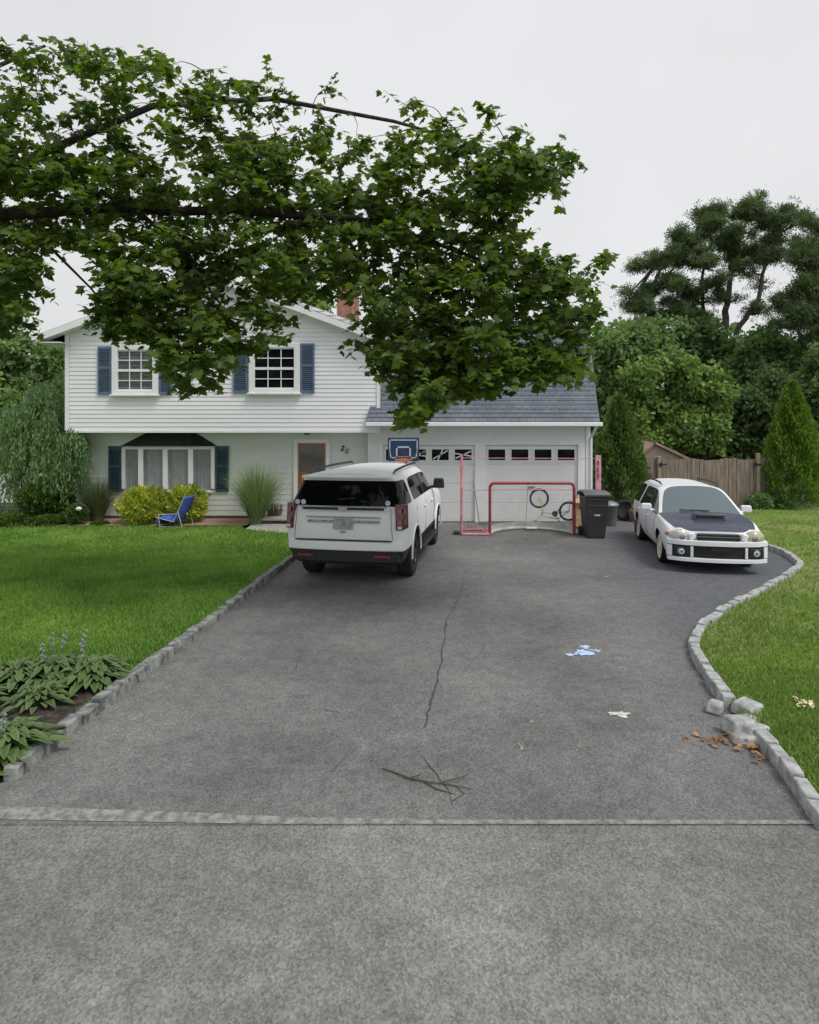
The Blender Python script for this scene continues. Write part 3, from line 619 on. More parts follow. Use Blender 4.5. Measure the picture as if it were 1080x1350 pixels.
# ---------------------------------------------------------------- vehicles
def shell(root, secs, tagf, capf, crease_j, crease_s, cutters, mats, names):
    """secs: list of stations, each list of 11 (x,y,z). returns part objects by tag"""
    J = 10; vs = []; ring = []
    for sct in secs:
        idx = []
        for j in range(J+1): vs.append(sct[j]); idx.append(len(vs)-1)
        for j in range(J-1, 0, -1): x,y,z = sct[j]; vs.append((-x,y,z)); idx.append(len(vs)-1)
        ring.append(idx)
    faces = []; ft = []; n = 20
    for s in range(len(secs)-1):
        for k in range(n):
            j = k if k < J else 19-k   # level cell index j..j+1
            side = 'R' if k < J else 'L'
            faces.append((ring[s][k], ring[s][(k+1)%n], ring[s+1][(k+1)%n], ring[s+1][k])); ft.append(tagf(s, j, side))
    def cap(s, flip, which):
        sct = secs[s]; rg = ring[s]; rows = [[rg[20-2],rg[20-1],rg[0],rg[1],rg[2]]]
        for j in range(3, 8):
            x,y,z = sct[j]; row = [rg[20-j]]
            bow = .03 if which == 'rear' else -.05
            for q in (-.55,0,.55): vs.append((x*q, y-bow*(1-q*q)*1.0, z)); row.append(len(vs)-1)
            row.append(rg[j]); rows.append(row)
        rows.append([rg[12],rg[11],rg[10],rg[9],rg[8]])
        for a in range(len(rows)-1):
            for c in range(4):
                f = (rows[a][c],rows[a][c+1],rows[a+1][c+1],rows[a+1][c]); faces.append(f if not flip else f[::-1]); ft.append(capf(which, a+2, c))
    cap(0, False, 'rear'); cap(len(secs)-1, True, 'front')
    me = bpy.data.meshes.new('shell'); me.from_pydata(vs, [], faces); me.polygons.foreach_set('material_index', ft)
    for t in mats: me.materials.append(M[t])
    me.polygons.foreach_set('use_smooth', [True]*len(faces))
    bm = bmesh.new(); bm.from_mesh(me); bmesh.ops.recalc_face_normals(bm, faces=bm.faces); cl = bm.edges.layers.float.new('crease_edge')
    bm.verts.ensure_lookup_table(); es = {}
    for e in bm.edges: es[tuple(sorted((e.verts[0].index,e.verts[1].index)))] = e
    for s in range(len(secs)-1):
        for (j, cval) in crease_j.items():
            for k in {j, (20-j)%20}:
                e = es.get(tuple(sorted((ring[s][k],ring[s+1][k]))))
                if e: e[cl] = max(e[cl], cval)
    for s, (j0, j1, cval) in crease_s.items():
        for k in range(20):
            j = k if k < J else 19-k
            if j0 <= j < j1:
                e = es.get(tuple(sorted((ring[s][k],ring[s][(k+1)%20]))))
                if e: e[cl] = max(e[cl], cval)
    for e in bm.edges:   # material borders stay crisp
        if len(e.link_faces) == 2 and e.link_faces[0].material_index != e.link_faces[1].material_index: e[cl] = max(e[cl], .85)
    bm.to_mesh(me); bm.free()
    o = bpy.data.objects.new('shell_tmp', me); COL.objects.link(o)
    sb = o.modifiers.new('s','SUBSURF'); sb.levels = 3; sb.render_levels = 3
    cob = []
    for (cy, r, x0, x1) in cutters:
        for sg in (1,-1):
            mb = MB(); a, b = x0*sg, x1*sg; mb.lathe([(0,a),(r,a),(r,b),(0,b)],(0,cy[0],cy[1]),'x',40); 
            me2 = bpy.data.meshes.new('c'); me2.from_pydata(mb.v,[],mb.f); bm = bmesh.new(); bm.from_mesh(me2); bmesh.ops.remove_doubles(bm,verts=bm.verts,dist=1e-5); bmesh.ops.dissolve_degenerate(bm,edges=bm.edges,dist=1e-6); bmesh.ops.recalc_face_normals(bm,faces=bm.faces)
            bm.to_mesh(me2); bm.free(); me2.materials.append(M['blackplastic'])
            c = bpy.data.objects.new('c', me2); COL.objects.link(c); cob.append(c)
            bl = o.modifiers.new('b','BOOLEAN'); bl.object = c; bl.operation='DIFFERENCE'; bl.solver='EXACT'; bl.material_mode='TRANSFER'
    dg = bpy.context.evaluated_depsgraph_get(); dg.update(); ev = bpy.data.meshes.new_from_object(o.evaluated_get(dg))
    bpy.data.objects.remove(o)
    for c in cob: bpy.data.objects.remove(c)
    nm = len(mats); mi = np.zeros(len(ev.polygons), int); ev.polygons.foreach_get('material_index', mi)
    slot = [m.name if m else '' for m in ev.materials]
    out = {}
    for part, tags in names.items():
        sel = [t for t in tags]; mb = MB(); remap = {}; mlist = []
        arch = (part == 'body')
        cen = None
        for p in ev.polygons:
            isarch = p.material_index >= nm
            if p.material_index in [abs(t) for t in sel] or (isarch and arch):
                if not isarch:
                    cx = p.center.x
                    if part.endswith('#R') and cx < 0: continue
                    if part.endswith('#L') and cx > 0: continue
                vi = []
                for v in p.vertices:
                    if v not in remap: remap[v] = len(mb.v); mb.v.append(tuple(ev.vertices[v].co))
                    vi.append(remap[v])
                mb.f.append(tuple(vi)); nmn = slot[p.material_index]
                key = [k for k in M if M[k].name == nmn][0]
                if key not in mlist: mlist.append(key)
                mb.m.append(mlist.index(key))
        if mb.f:
            ob = mb.build(part.split('#')[0], mlist, root, smooth=True)
            out[part] = ob
    return out
def wheel(root, x, y, Rr, w, rim, nsp, rimR=.68, camber=0):
    sg = 1 if x > 0 else -1
    mb = MB(); mb.lathe([(.0,.0),(.055,.0),(.06,-.03),(.0,-.03)], (0,0,0),'x',16); h = mb.build('wheel', rim, root, smooth=True); h.location = (x,y,Rr); h.rotation_euler = (0, camber*sg, 0 if sg > 0 else math.pi)
    r1 = Rr*rimR; t = MB(); t.lathe([(r1,-.01),(r1+.02,.0),(Rr*.93,-.004),(Rr*.985,-.03),(Rr,-.05),(Rr,-w+.05),(Rr*.98,-w+.02),(r1,-w),(r1,-.01)],(0,0,0),'x',40); t.build('tyre','rubber',h,smooth=True)
    m = MB(); m.lathe([(r1+.005,-.006),(r1-.02,-.008),(r1-.035,-.05),(r1-.04,-w*.8)],(0,0,0),'x',36)
    for k in range(nsp):
        a = 2*math.pi*k/nsp; m.box((-.03, math.cos(a)*r1*.52, math.sin(a)*r1*.52),(.025,r1*.96,.045 if nsp > 6 else .07), rot=Matrix.Rotation(a,3,'X'))
    m.build('rim', rim, h, bevel=.004)
    d = MB(); d.lathe([(0,-.09),(r1-.04,-.09)],(0,0,0),'x',24); d.build('brake_disc','lead' if rim!='rim_dark' else 'blackplastic',h)
def cbar(mb, yf, xa_, xb_, z0, z1, th, n=14, mi=0):
    vs = []; fs = []
    for i in range(n+1):
        x = xa_+(xb_-xa_)*i/n; y = yf(x); q = -th if y > 0 else th
        vs += [(x,y+q,z0),(x,y,z0+.006),(x,y,z1-.006),(x,y+q,z1)]
    for i in range(n):
        a = 4*i
        for k in range(3): fs.append((a+k,a+4+k,a+5+k,a+1+k))
        fs.append((a+3,a+7,a+4,a))
    fs += [(0,1,2,3),(4*n+3,4*n+2,4*n+1,4*n)]
    mb.add(vs, fs, mi)
# SUV ------------------------------------------------------------------
suv = empty('suv',(-.62,12.70,0),R(-9.7),label='large white SUV with blacked out rear glass parked nose in towards the garage',cat='suv')
BX = [0,.5,.90,1.0,1.03,1.02,.975,.835,.76,.43,0]; BZ = [.36,.36,.36,.62,.95,1.20,1.33,1.74,1.83,1.875,1.89]
def sec(ys, xm=1.0, X=None, Z=None): 
    X = X or BX; Z = Z or BZ; return [(X[j]*xm, ys[j] if isinstance(ys,(list,tuple)) else ys, Z[j]) for j in range(11)]
def yl(low, mid, belt, top): return [low,low,low,mid,mid,mid-(mid-belt)*.3,belt,top,top+.0,top-.01,top-.02]
hoodX = [0,.5,.90,1.0,1.02,1.0,.95,.85,.76,.43,0]
secs = [sec([-2.46,-2.46,-2.46,-2.62,-2.66,-2.62,-2.57,-2.36,-2.40,-2.44,-2.45],.94), sec([-2.36,-2.36,-2.36,-2.50,-2.53,-2.50,-2.46,-2.24,-2.24,-2.24,-2.24],1.0),
  sec(yl(-1.9,-1.9,-1.72,-1.80)), sec(yl(-1.7,-1.7,-1.58,-1.66)), sec(yl(-.4,-.4,-.38,-.42)), sec(yl(-.3,-.3,-.31,-.33)), sec(yl(.60,.60,.62,.50)),
  sec(1.28, X=hoodX, Z=[.36,.36,.36,.62,.95,1.18,1.28,1.31,1.325,1.345,1.35]), sec(2.0, X=hoodX, Z=[.36,.36,.36,.62,.92,1.12,1.21,1.24,1.255,1.275,1.28]),
  sec(2.5, .96, hoodX, [.36,.36,.36,.6,.88,1.05,1.14,1.17,1.19,1.20,1.205]), sec([2.5]*3+[2.62,2.66,2.64,2.6,2.58,2.57,2.57,2.57], .88, hoodX, [.38,.38,.38,.6,.86,1.0,1.08,1.11,1.13,1.14,1.145])]
# tags: 0 paint 1 rear/side privacy glass 2 front glass 3 black cladding
def tf(s, j, side):
    if j <= 1: return 3
    if j == 2: return 3 
    if j == 6 and s in (0,1,3): return 1
    if j == 6 and s in (5,6): return 2
    if j == 6 and s == 4: return 3
    if j in (8,9) and s == 6: return 4
    return 0
def cf(w, j, c):
    if w == 'rear': return 3 if j == 2 else 1 if j == 6 else 0
    return 3 if j in (2,3,4) else 0
shell(suv, secs, tf, cf, {2:.5,3:.6,6:.5,7:.3}, {}, [((-1.535,.42),.475,.72,1.3),((1.535,.42),.475,.72,1.3)],
   ['suvwhite','carglass','sideglass','blackplastic','windscreen'], {'body':[0],'lower_cladding':[3],'rear_glass':[1],'side_window#L':[2],'side_window#R':[2],'windshield':[4]})
for sx in (-1,1):
    for yy in (-1.535,1.535): wheel(suv, .985*sx, yy, .41, .28, 'rim_dark', 6)
def part(mb, name, m, root, **kw): return mb.build(name, m, root, **kw)
# tail lamps : tall blocks wrapping the corners
for sx in (-1,1):
    mb = MB(); mb.add([(sx*.855,-2.63,1.385),(sx*.955,-2.60,1.385),(sx*1.030,-2.47,1.37),(sx*1.040,-2.47,.99),(sx*.985,-2.64,.97),(sx*.875,-2.69,.97), (sx*.78,-2.5,1.38),(sx*.9,-2.3,1.38),(sx*.9,-2.3,.99),(sx*.8,-2.5,.97)],
       [(0,1,4,5),(1,2,3,4),(0,6,7,2,1),(5,4,3,8,9),(2,7,8,3),(0,5,9,6)]); tl = part(mb,'tail_light','redlens',suv,bevel=.012,seg=2,smooth=True)
    for z in (1.28,1.10):
        m2 = MB(); m2.add([(sx*.885,-2.680,z+.04),(sx*.95,-2.655,z+.04),(sx*.965,-2.662,z-.04),(sx*.89,-2.69,z-.04)],[(0,1,2,3)]); 
        m2.add([(sx*.975,-2.640,z+.04),(sx*1.02,-2.53,z+.04),(sx*1.025,-2.53,z-.04),(sx*.985,-2.64,z-.04)],[(0,1,2,3)]); m2.build('lamp_segment','redlit',tl)
    m2 = MB(); m2.box((sx*.93,-2.675,1.015),(.07,.02,.04),rz=sx*.2); m2.build('reversing_lamp','clearlens',tl)
    mb = MB(); mb.box((sx*.64,-2.672,.54),(.26,.03,.045),rz=sx*.08); part(mb,'reflector','redlit',suv,bevel=.008)
    # roof rail
    mb = MB(); mb.tube([(sx*.72,-2.15,1.85),(sx*.72,-1.95,1.885),(sx*.71,-1.0,1.905),(sx*.70,0,1.90),(sx*.67,.35,1.90),(sx*.67,.45,1.86)],[.012,.022,.022,.022,.022,.012],8); part(mb,'roof_rail','blackplastic',suv,smooth=True)
    # mirror
    mb = MB(); mb.box((sx*1.13,.78,1.44),(.24,.13,.21),taper=.85); mb.box((sx*1.0,.80,1.36),(.12,.06,.06)); part(mb,'mirror','blackplastic',suv,bevel=.03,seg=3,smooth=True)
    # running board
    mb = MB(); mb.box((sx*1.0,0,.40),(.17,2.0,.06)); part(mb,'running_board','blackplastic',suv,bevel=.015)
    for yy in (-.55,.42): mb = MB(); mb.box((sx*1.045,yy,1.13),(.03,.19,.035)); part(mb,'door_handle','suvwhite',suv,bevel=.01)
    # door seams
    for yy in (-1.42,-.36,.86):
        mb = MB(); mb.tube([(sx*1.004,yy,.60),(sx*1.026,yy,.95),(sx*1.018,yy,1.18),(sx*.98,yy,1.31)],.004,4); part(mb,'door_seam','black',suv)
    # wheel arch flare
    for yy in (-1.535,1.535):
        mb = MB(); mb.tube([(sx*1.022,yy+.485*math.cos(a),.42+.485*math.sin(a)) for a in [math.pi*(-.02+1.04*i/20) for i in range(21)]],.017,6); part(mb,'arch_flare','suvwhite',suv,smooth=True)
    mb = MB(); mb.box((sx*.74,2.56,1.0),(.28,.12,.13)); part(mb,'headlight','clearlens',suv,bevel=.03,seg=2)
mb = MB(); mb.box((0,-2.45,1.80),(1.50,.20,.045)); part(mb,'spoiler','suvwhite',suv,bevel=.02,seg=3,smooth=True)
mb = MB(); mb.box((0,-2.70,1.305),(1.36,.03,.035)); part(mb,'tailgate_bar','black',suv,bevel=.008)
mb = MB(); mb.box((0,-2.71,1.335),(1.46,.03,.02)); part(mb,'tailgate_bar','chrome',suv,bevel=.005)
mb = MB(); mb.box((0,-2.722,1.307),(.15,.014,.05)); part(mb,'badge','chrome',suv,bevel=.01)
# plate recess, plate, tailgate creases
mb = MB(); mb.box((0,-2.692,1.10),(1.20,.03,.035)); mb.box((0,-2.698,1.17),(1.25,.02,.02)); part(mb,'tailgate_crease','plate',suv,bevel=.006)
mb = MB(); mb.box((0,-2.702,1.06),(.32,.012,.17)); part(mb,'license_plate','plate',suv,bevel=.005)
mb = MB(); mb.box((0,-2.705,.80),(1.60,.03,.02)); part(mb,'bumper_seam','black',suv)
for sx in (-1,1): mb = MB(); mb.tube([(sx*.82,-2.70,.81),(sx*.80,-2.705,1.0),(sx*.78,-2.66,1.34)],.005,4); part(mb,'tailgate_seam','black',suv)
fb = lambda x: -2.735+.10*(abs(x)/.95)**3
mb = MB(); cbar(mb, fb, -.95, .95, .63, .785, .10, 18); part(mb,'bumper','suvwhite',suv,bevel=.02,seg=3,smooth=True)
mb = MB(); cbar(mb, lambda x: fb(x)+.055, -.90, .90, .43, .626, .10, 18); part(mb,'lower_bumper','black',suv,bevel=.015,seg=2)
mb = MB(); mb.box((0,-2.715,.935),(.09,.01,.02)); part(mb,'badge','lead',suv)
mb = MB(); mb.tube([(-.1,-2.60,1.44),(.18,-2.585,1.47)],.010,5); part(mb,'rear_wiper','blackplastic',suv)
for x in (-.80,-.70,.72):   # small pale stickers low on the rear glass
    mb = MB(); mb.lathe([(0,-.003),(.042,-.003),(.042,.003)],(x,-2.600-.0*abs(x),1.395),'y',14); part(mb,'sticker','hopper',suv)
mb = MB(); mb.box((0,0,.34),(1.5,4.2,.12)); mb.box((0,-1.535,.38),(1.6,.12,.12)); part(mb,'underbody','black',suv)
# ---- white wagon
wag = empty('station_wagon',(5.95,13.23,0),R(168.6),label='lowered white station wagon with dark bonnet and bonnet scoop facing the street',cat='car')
WX = [0,.4,.74,.82,.86,.86,.82,.635,.575,.31,0]; WZ = [.2,.2,.2,.34,.55,.74,.87,1.31,1.36,1.405,1.415]
HX = [0,.4,.74,.82,.87,.865,.825,.79,.735,.38,0]
def ws(ys, xm=1, X=None, Z=None): return sec(ys, xm, X or WX, Z or WZ)
secs = [ws([-2.1,-2.1,-2.1,-2.16,-2.18,-2.14,-2.08,-1.78,-1.76,-1.80,-1.82],.93), ws([-2.0,-2.0,-2.0,-2.06,-2.07,-2.03,-1.96,-1.68,-1.64,-1.64,-1.64]),
  ws(yl(-1.3,-1.3,-1.28,-1.12)), ws(yl(-1.2,-1.2,-1.18,-1.04)), ws(yl(-.12,-.12,-.12,-.12)), ws(yl(-.04,-.04,-.05,-.04)), ws(yl(.5,.5,.42,.20)),
  ws([.95]*8+[.97,1.0,1.02], 1, HX, [.2,.2,.2,.34,.55,.74,.87,.905,.92,.95,.96]), ws(1.5, 1, HX, [.2,.2,.2,.34,.55,.73,.83,.86,.87,.90,.905]),
  ws([1.98,1.98,1.98,2.02,2.03,2.0,1.95,1.93,1.93,1.96,1.97], .97, [0,.4,.74,.82,.87,.85,.78,.70,.60,.32,0], [.2,.2,.2,.32,.50,.63,.73,.765,.785,.805,.81]),
  ws([2.02,2.02,2.02,2.06,2.07,2.06,2.04,2.05,2.05,2.08,2.09], .90, [0,.42,.74,.85,.88,.85,.76,.66,.52,.30,0], [.2,.2,.2,.31,.49,.58,.655,.70,.725,.74,.745])]
def tf2(s, j, side):
    if j <= 1: return 3
    if j == 6 and s in (1,3,5): return 2
    if j == 6 and s == 6: return 2
    if j == 6 and s == 4: return 3
    if j in (8,9) and s == 6: return 4
    if j in (8,9) and s in (7,8,9): return 5
    if j == 7 and s in (7,8): return 5
    return 0
def cf2(w, j, c):
    if w == 'rear': return 1 if j == 6 else 0
    return 0
shell(wag, secs, tf2, cf2, {2:.5,6:.45,7:.35}, {}, [((-1.2625,.31),.345,.60,1.1),((1.2625,.31),.345,.60,1.1)],
   ['carwhite','carglass','sideglass','blackplastic','windscreen','carhood'], {'body':[0],'underbody':[3],'rear_glass':[1],'side_window#L':[2],'side_window#R':[2],'windshield':[4],'bonnet':[5]})
for sx in (-1,1):
    for yy in (-1.2625,1.2625): wheel(wag, .835*sx, yy, .31, .20, 'rim_white', 10, .74, camber=-.06)
    mb = MB(); mb.lathe([(0,.10),(.06,.09),(.115,.05),(.135,0),(.11,-.06)],(0,0,0),'y',24)
    for i,v in enumerate(mb.v): x,y,z = v; mb.v[i] = (x*1.35+sx*.625, y*.9+2.055-.40*abs(x*sx+.0 if x*sx>0 else 0), z*1.02+.640)
    hl = part(mb,'headlight','yellowlens' if sx < 0 else 'clearlens',wag,smooth=True)
    mb = MB(); mb.lathe([(0,.012),(.05,.008),(.06,-.01)],(sx*.60,2.135,.64),'y',20); mb.build('lamp_bulb','chrome',hl,smooth=True)
    mb = MB(); mb.box((sx*.80,1.90,.655),(.05,.16,.08),rz=sx*.35); mb.build('indicator','amber',hl,bevel=.015)
    # wing piece between headlight and grille
    mb = MB(); mb.box((sx*.44,2.115,.655),(.11,.09,.13),rot=Matrix.Rotation(sx*.35,3,'Y')); part(mb,'grille_surround','carwhite',wag,bevel=.03,seg=3,smooth=True)
    # fog lamp
    mb = MB(); mb.box((sx*.62,2.140,.385),(.25,.04,.17),rz=-sx*.22); fg = part(mb,'fog_light','blackplastic',wag,bevel=.035,seg=3,smooth=True)
    mb = MB(); mb.lathe([(0,.05),(.05,.045),(.075,.02),(.08,0)],(sx*.62,2.125,.385),'y',24); mb.build('fog_lens','lead',fg,smooth=True)
    mb = MB(); mb.lathe([(.030,.054),(.045,.052)],(sx*.62,2.128,.385),'y',20); mb.build('lamp_ring','carwhite',fg)
    mb = MB(); mb.box((sx*.95,.52,.985),(.22,.10,.135),taper=.85); mb.box((sx*.84,.55,.92),(.12,.05,.05)); part(mb,'mirror','carwhite',wag,bevel=.03,seg=3,smooth=True)
    mb = MB(); mb.tube([(sx*.56,-1.72,1.36),(sx*.555,-1.6,1.415),(sx*.55,-.8,1.44),(sx*.55,-.2,1.435),(sx*.55,-.02,1.40)],[.012,.02,.02,.02,.012],8); part(mb,'roof_rail','blackplastic',wag,smooth=True)
    for yy in (-1.2,-.08,.86): mb = MB(); mb.tube([(sx*.826,yy,.32),(sx*.865,yy,.55),(sx*.864,yy,.74),(sx*.83,yy,.86)],.0035,4); part(mb,'door_seam','black',wag)
    for yy in (-1.0,.12): mb = MB(); mb.box((sx*.872,yy,.76),(.025,.16,.03)); part(mb,'door_handle','carwhite',wag,bevel=.008)
    mb = MB(); mb.box((sx*.79,-1.66,.24),(.14,.012,.30)); part(mb,'mud_flap','terracotta',wag)
    mb = MB(); mb.tube([(sx*.05+sx*.1,1.0,.985),(sx*.1+.30,.96,.99)],.010,4); part(mb,'wiper','black',wag)
mb = MB(); mb.box((0,2.14,.655),(.72,.08,.115)); part(mb,'grille','black',wag,bevel=.02,seg=2)
mb = MB(); mb.box((0,2.176,.66),(.72,.02,.012)); part(mb,'grille_bar','lead',wag)
fw2 = lambda x: 2.245-.05*(abs(x)/.5)**2 if abs(x) < .5 else 2.195-.9*(abs(x)-.5)**2-.04*(abs(x)-.5)/.3
mb = MB(); cbar(mb, lambda x: fw2(x)-.035, -.83, .83, .25, .52, .05, 24); li = part(mb,'lower_intake','black',wag)
mb = MB()
for i in range(3): cbar(mb, lambda x: fw2(x)-.028, -.42, .42, .33+.05*i, .345+.05*i, .01, 10)
mb.build('intake_slat','blackplastic',li)
mb = MB(); cbar(mb, fw2, -.845, .845, .495, .592, .12, 28); cbar(mb, lambda x: fw2(x)+.01, -.83, .83, .205, .285, .14, 28)
for a_, b_ in ((-.475,-.43),(.43,.475),(-.843,-.765),(.765,.843)): cbar(mb, lambda x: fw2(x)-.004, a_, b_, .286, .489, .10, 4)
part(mb,'bumper','carwhite',wag,bevel=.006,seg=2,smooth=True)
mb = MB(); mb.box((0,2.249,.445),(.30,.008,.05)); part(mb,'badge','blackplastic',wag)
mb = MB(); mb.add([(-.24,1.22,.93),(.24,1.22,.93),(.30,1.58,.885),(-.30,1.58,.885),(-.22,1.26,.965),(.22,1.26,.965),(.27,1.56,1.0),(-.27,1.56,1.0)],[(4,5,6,7),(0,1,5,4),(1,2,6,5),(2,3,7,6),(3,0,4,7)]); sc = part(mb,'bonnet_scoop','carhood',wag,bevel=.02,seg=3,smooth=True)
mb = MB(); mb.box((0,1.574,.945),(.48,.022,.065)); mb.build('scoop_mouth','black',sc,bevel=.01)
mb = MB(); mb.box((0,-.2,.22),(1.3,3.4,.10)); part(mb,'chassis','black',wag)
mb = MB()
for x in (-.33,.33): mb.box((x,-.02,.98),(.40,.14,.36)); mb.box((x,-.02,1.2),(.22,.10,.14))
mb.box((0,.62,.90),(1.25,.22,.08)); part(mb,'seat','black',wag,bevel=.04)
# ---------------------------------------------------------------- things on the drive
def frame_tube(root, name, pts, r, m, n=8, closed=False): mb = MB(); mb.tube(pts, r, n, closed); return mb.build(name, m, root, world=True, smooth=True)
gd = 15.2; s_ = gd/F
goal = empty('hockey_goal',(P(701,705,gd).x,gd,0),label='red metal hockey goal with white net on the driveway before the right garage door',cat='hockey goal')
x0, x1, zt = (646-CX)*s_, (757-CX)*s_, P(0,637,gd).z; r = .12
arc = [(x0,gd,0),(x0,gd,zt-r)]+[(x0+r-r*math.cos(a),gd,zt-r+r*math.sin(a)) for a in [math.pi/2*i/6 for i in range(1,7)]]+[(x1-r+r*math.sin(a),gd,zt-r+r*math.cos(a)) for a in [math.pi/2*i/6 for i in range(0,7)]]+[(x1,gd,0)]
frame_tube(goal,'goal_frame',arc,.036,'red_pipe',12)
back = [(x0+(x1-x0)*t, gd+.85*math.sin(math.pi*t)**.6 if 0<t<1 else gd, .04) for t in [i/24 for i in range(25)]]
frame_tube(goal,'base_bar',back,.04,'netbase')
mb = MB(); 
for a,b in zip(back[:-1],back[1:]): mb.add([(a[0],a[1]-.01,.02),(b[0],b[1]-.01,.02),(b[0],b[1]-.01,.20),(a[0],a[1]-.01,.20)],[(0,1,2,3)])
mb.build('base_pad','netbase',goal,world=True,smooth=True)
mb = MB(); K = 22
def netpt(u, v):   # u across 0..1, v 0 top front .. 1 bottom back
    xb_ = x0+(x1-x0)*u; dep = (.85*math.sin(math.pi*min(max(u,.001),.999))**.6)
    if v < .3: return (xb_, gd+dep*.55*(v/.3), zt-.03)
    t = (v-.3)/.7; return (xb_, gd+dep*(.55+.45*t), (zt-.03)*(1-t)+.06)
for i in range(K+1): mb.tube([netpt(i/K, v/8) for v in range(9)], .0022, 3)
for v in range(1,15): mb.tube([netpt(i/12, v/14) for i in range(13)], .0022, 3)
mb.build('net','net',goal,world=True)
frame_tube(goal,'centre_strap',[netpt(.5,.02),netpt(.5,.3),netpt(.5,1)],.012,'net')
mb = MB(); mb.box(((x0+x1)/2+.12,gd+.72,.05),(.28,.12,.05)); mb.build('weight','net',goal,world=True,bevel=.02)
# rebounder / backstop frame
bs = empty('hockey_backstop',(3,15.3,0),label='tall faded pink tube frame backstop with thin netting standing behind the red goal',cat='backstop')
bx0 = (609-CX)*s_; bx1 = (789-CX)*15.4/F; yb_ = 15.25; zt2 = P(0,601,yb_).z
frame_tube(bs,'post',[(bx0,yb_,0),(bx0,yb_,zt2+.02)],.034,'pink_pipe')
frame_tube(bs,'top_rail',[(bx0,yb_,zt2-.05),(bx1,yb_+.3,zt2-.08)],.009,'pink_pipe')
frame_tube(bs,'middle_rail',[(bx0,yb_,P(0,646,yb_).z),(bx1,yb_+.3,P(0,647,yb_).z)],.009,'pink_pipe')
frame_tube(bs,'base_runner',[(bx0,yb_-.1,.03),(x0-.02,yb_-.15,.03)],.034,'pink_pipe')
frame_tube(bs,'base_runner',[(bx0,yb_-.1,.03),(bx0+.05,yb_+.6,.03),(x0+.0,yb_+.6,.03),(x0-.02,yb_-.15,.03)],.022,'pink_pipe')
frame_tube(bs,'base_runner',[(x1+.05,yb_-.1,.03),(bx1+.1,yb_-.0,.03)],.022,'red_pipe')
frame_tube(bs,'brace',[(bx0+.05,yb_+.5,.05),(bx0+.35,yb_+.1,.22),(x0-.05,yb_-.1,.05)],.014,'pink_pipe')
mb = MB(); mb.box((bx0-.12,yb_+.05,.04),(.14,.2,.08)); mb.build('weight','blackplastic',bs,world=True,bevel=.01)
frame_tube(bs,'post',[(bx1,yb_+.3,0),(bx1,yb_+.3,zt2)],.03,'pink_pipe')
mb = MB(); mb.bb((bx1-.04,yb_+.24,.9),(bx1+.10,yb_+.27,zt2)); mb.build('post_sleeve','pink_pad',bs,world=True,bevel=.01)
mb = MB(); 
for i in range(3): mb.bb((bx1+.0,yb_+.225,zt2-.25-i*.16),(bx1+.04,yb_+.238,zt2-.13-i*.16))
mb.build('sleeve_print','red_pipe',bs,world=True)
mb = MB()
for i in range(1,34): t = i/34; mb.tube([(bx0+(bx1-bx0)*t,yb_+.3*t,zt2-.05),(bx0+(bx1-bx0)*t,yb_+.3*t,.1)],.0012,3)
for i in range(1,18): z = zt2-.05-i*.1; mb.tube([(bx0,yb_,z),(bx1,yb_+.3,z)],.0012,3)
mb.build('netting','net',bs,world=True)
# wheelie bin
b0 = G(788,711); bn = empty('wheelie_bin',(b0.x,b0.y+.3,0),label='dark brown wheelie bin with grey domed lid, right of the goal',cat='trash bin')
bw = .28; mb = MB(); z = [(0,.20,.22),(.1,.215,.235),(.95,.275,.30),(1.0,.29,.31)]
for i,(zz,a,b) in enumerate(z): mb.v += [(-a,-b,zz),(a,-b,zz),(a,b,zz),(-a,b,zz)]
for i in range(3):
    for k in range(4): mb.f.append((i*4+k,i*4+(k+1)%4,(i+1)*4+(k+1)%4,(i+1)*4+k)); mb.m.append(0)
mb.f += [(3,2,1,0),(12,13,14,15)]; mb.m += [0,0]; mb.build('body','bin',bn,bevel=.03,seg=3,smooth=True)
mb = MB(); vs = []
for y,zz in ((-.34,1.0),(-.33,1.05),(-.22,1.10),(.0,1.12),(.22,1.11),(.33,1.06),(.34,1.0)): vs += [(-.315,y,zz-.02),(-.28,y*.98,zz),(.28,y*.98,zz),(.315,y,zz-.02)]
mb.add(vs, [(i*4+k,i*4+k+1,i*4+4+k+1,i*4+4+k) for i in range(6) for k in range(3)]); l = mb.build('lid','binlid',bn,smooth=True); sd = l.modifiers.new('s','SOLIDIFY'); sd.thickness = .025
mb = MB(); mb.box((0,-.279,.56),(.13,.01,.035)); mb.build('sticker','hopper',bn)
mb = MB(); mb.box((0,-.295,.78),(.40,.02,.015)); mb.box((0,-.30,.93),(.42,.025,.03)); mb.build('body_rib','bin',bn,bevel=.005)
mb = MB(); mb.tube([(-.25,.36,1.0),(.25,.36,1.0)],.018,8); mb.build('handle','bin',bn)
for sx in (-1,1): mb = MB(); mb.lathe([(0,.03),(.1,.03),(.12,.02),(.12,-.02),(.1,-.03),(0,-.03)],(sx*.25,.27,.12),'x',20); mb.build('wheel','rubber',bn,smooth=True)
b1 = G(806,694); b2 = empty('trash_can',(b1.x,b1.y+.15,0),label='small grey round trash can half hidden behind the brown wheelie bin',cat='trash can')
mb = MB(); mb.lathe([(0,0),(.17,0),(.18,.05),(.22,.52),(.235,.54),(.235,.56)],n=28); mb.build('body','binlid',b2,smooth=True)
mb = MB(); mb.lathe([(.245,.54),(.245,.57),(.20,.62),(.08,.66),(0,.665)],n=28); mb.build('lid','lead',b2,smooth=True)
ty = empty('spare_tyre',(P(823,672,17.6).x,17.6,0),label='old black tyre standing upright against the hedge beside the driveway',cat='tyre')
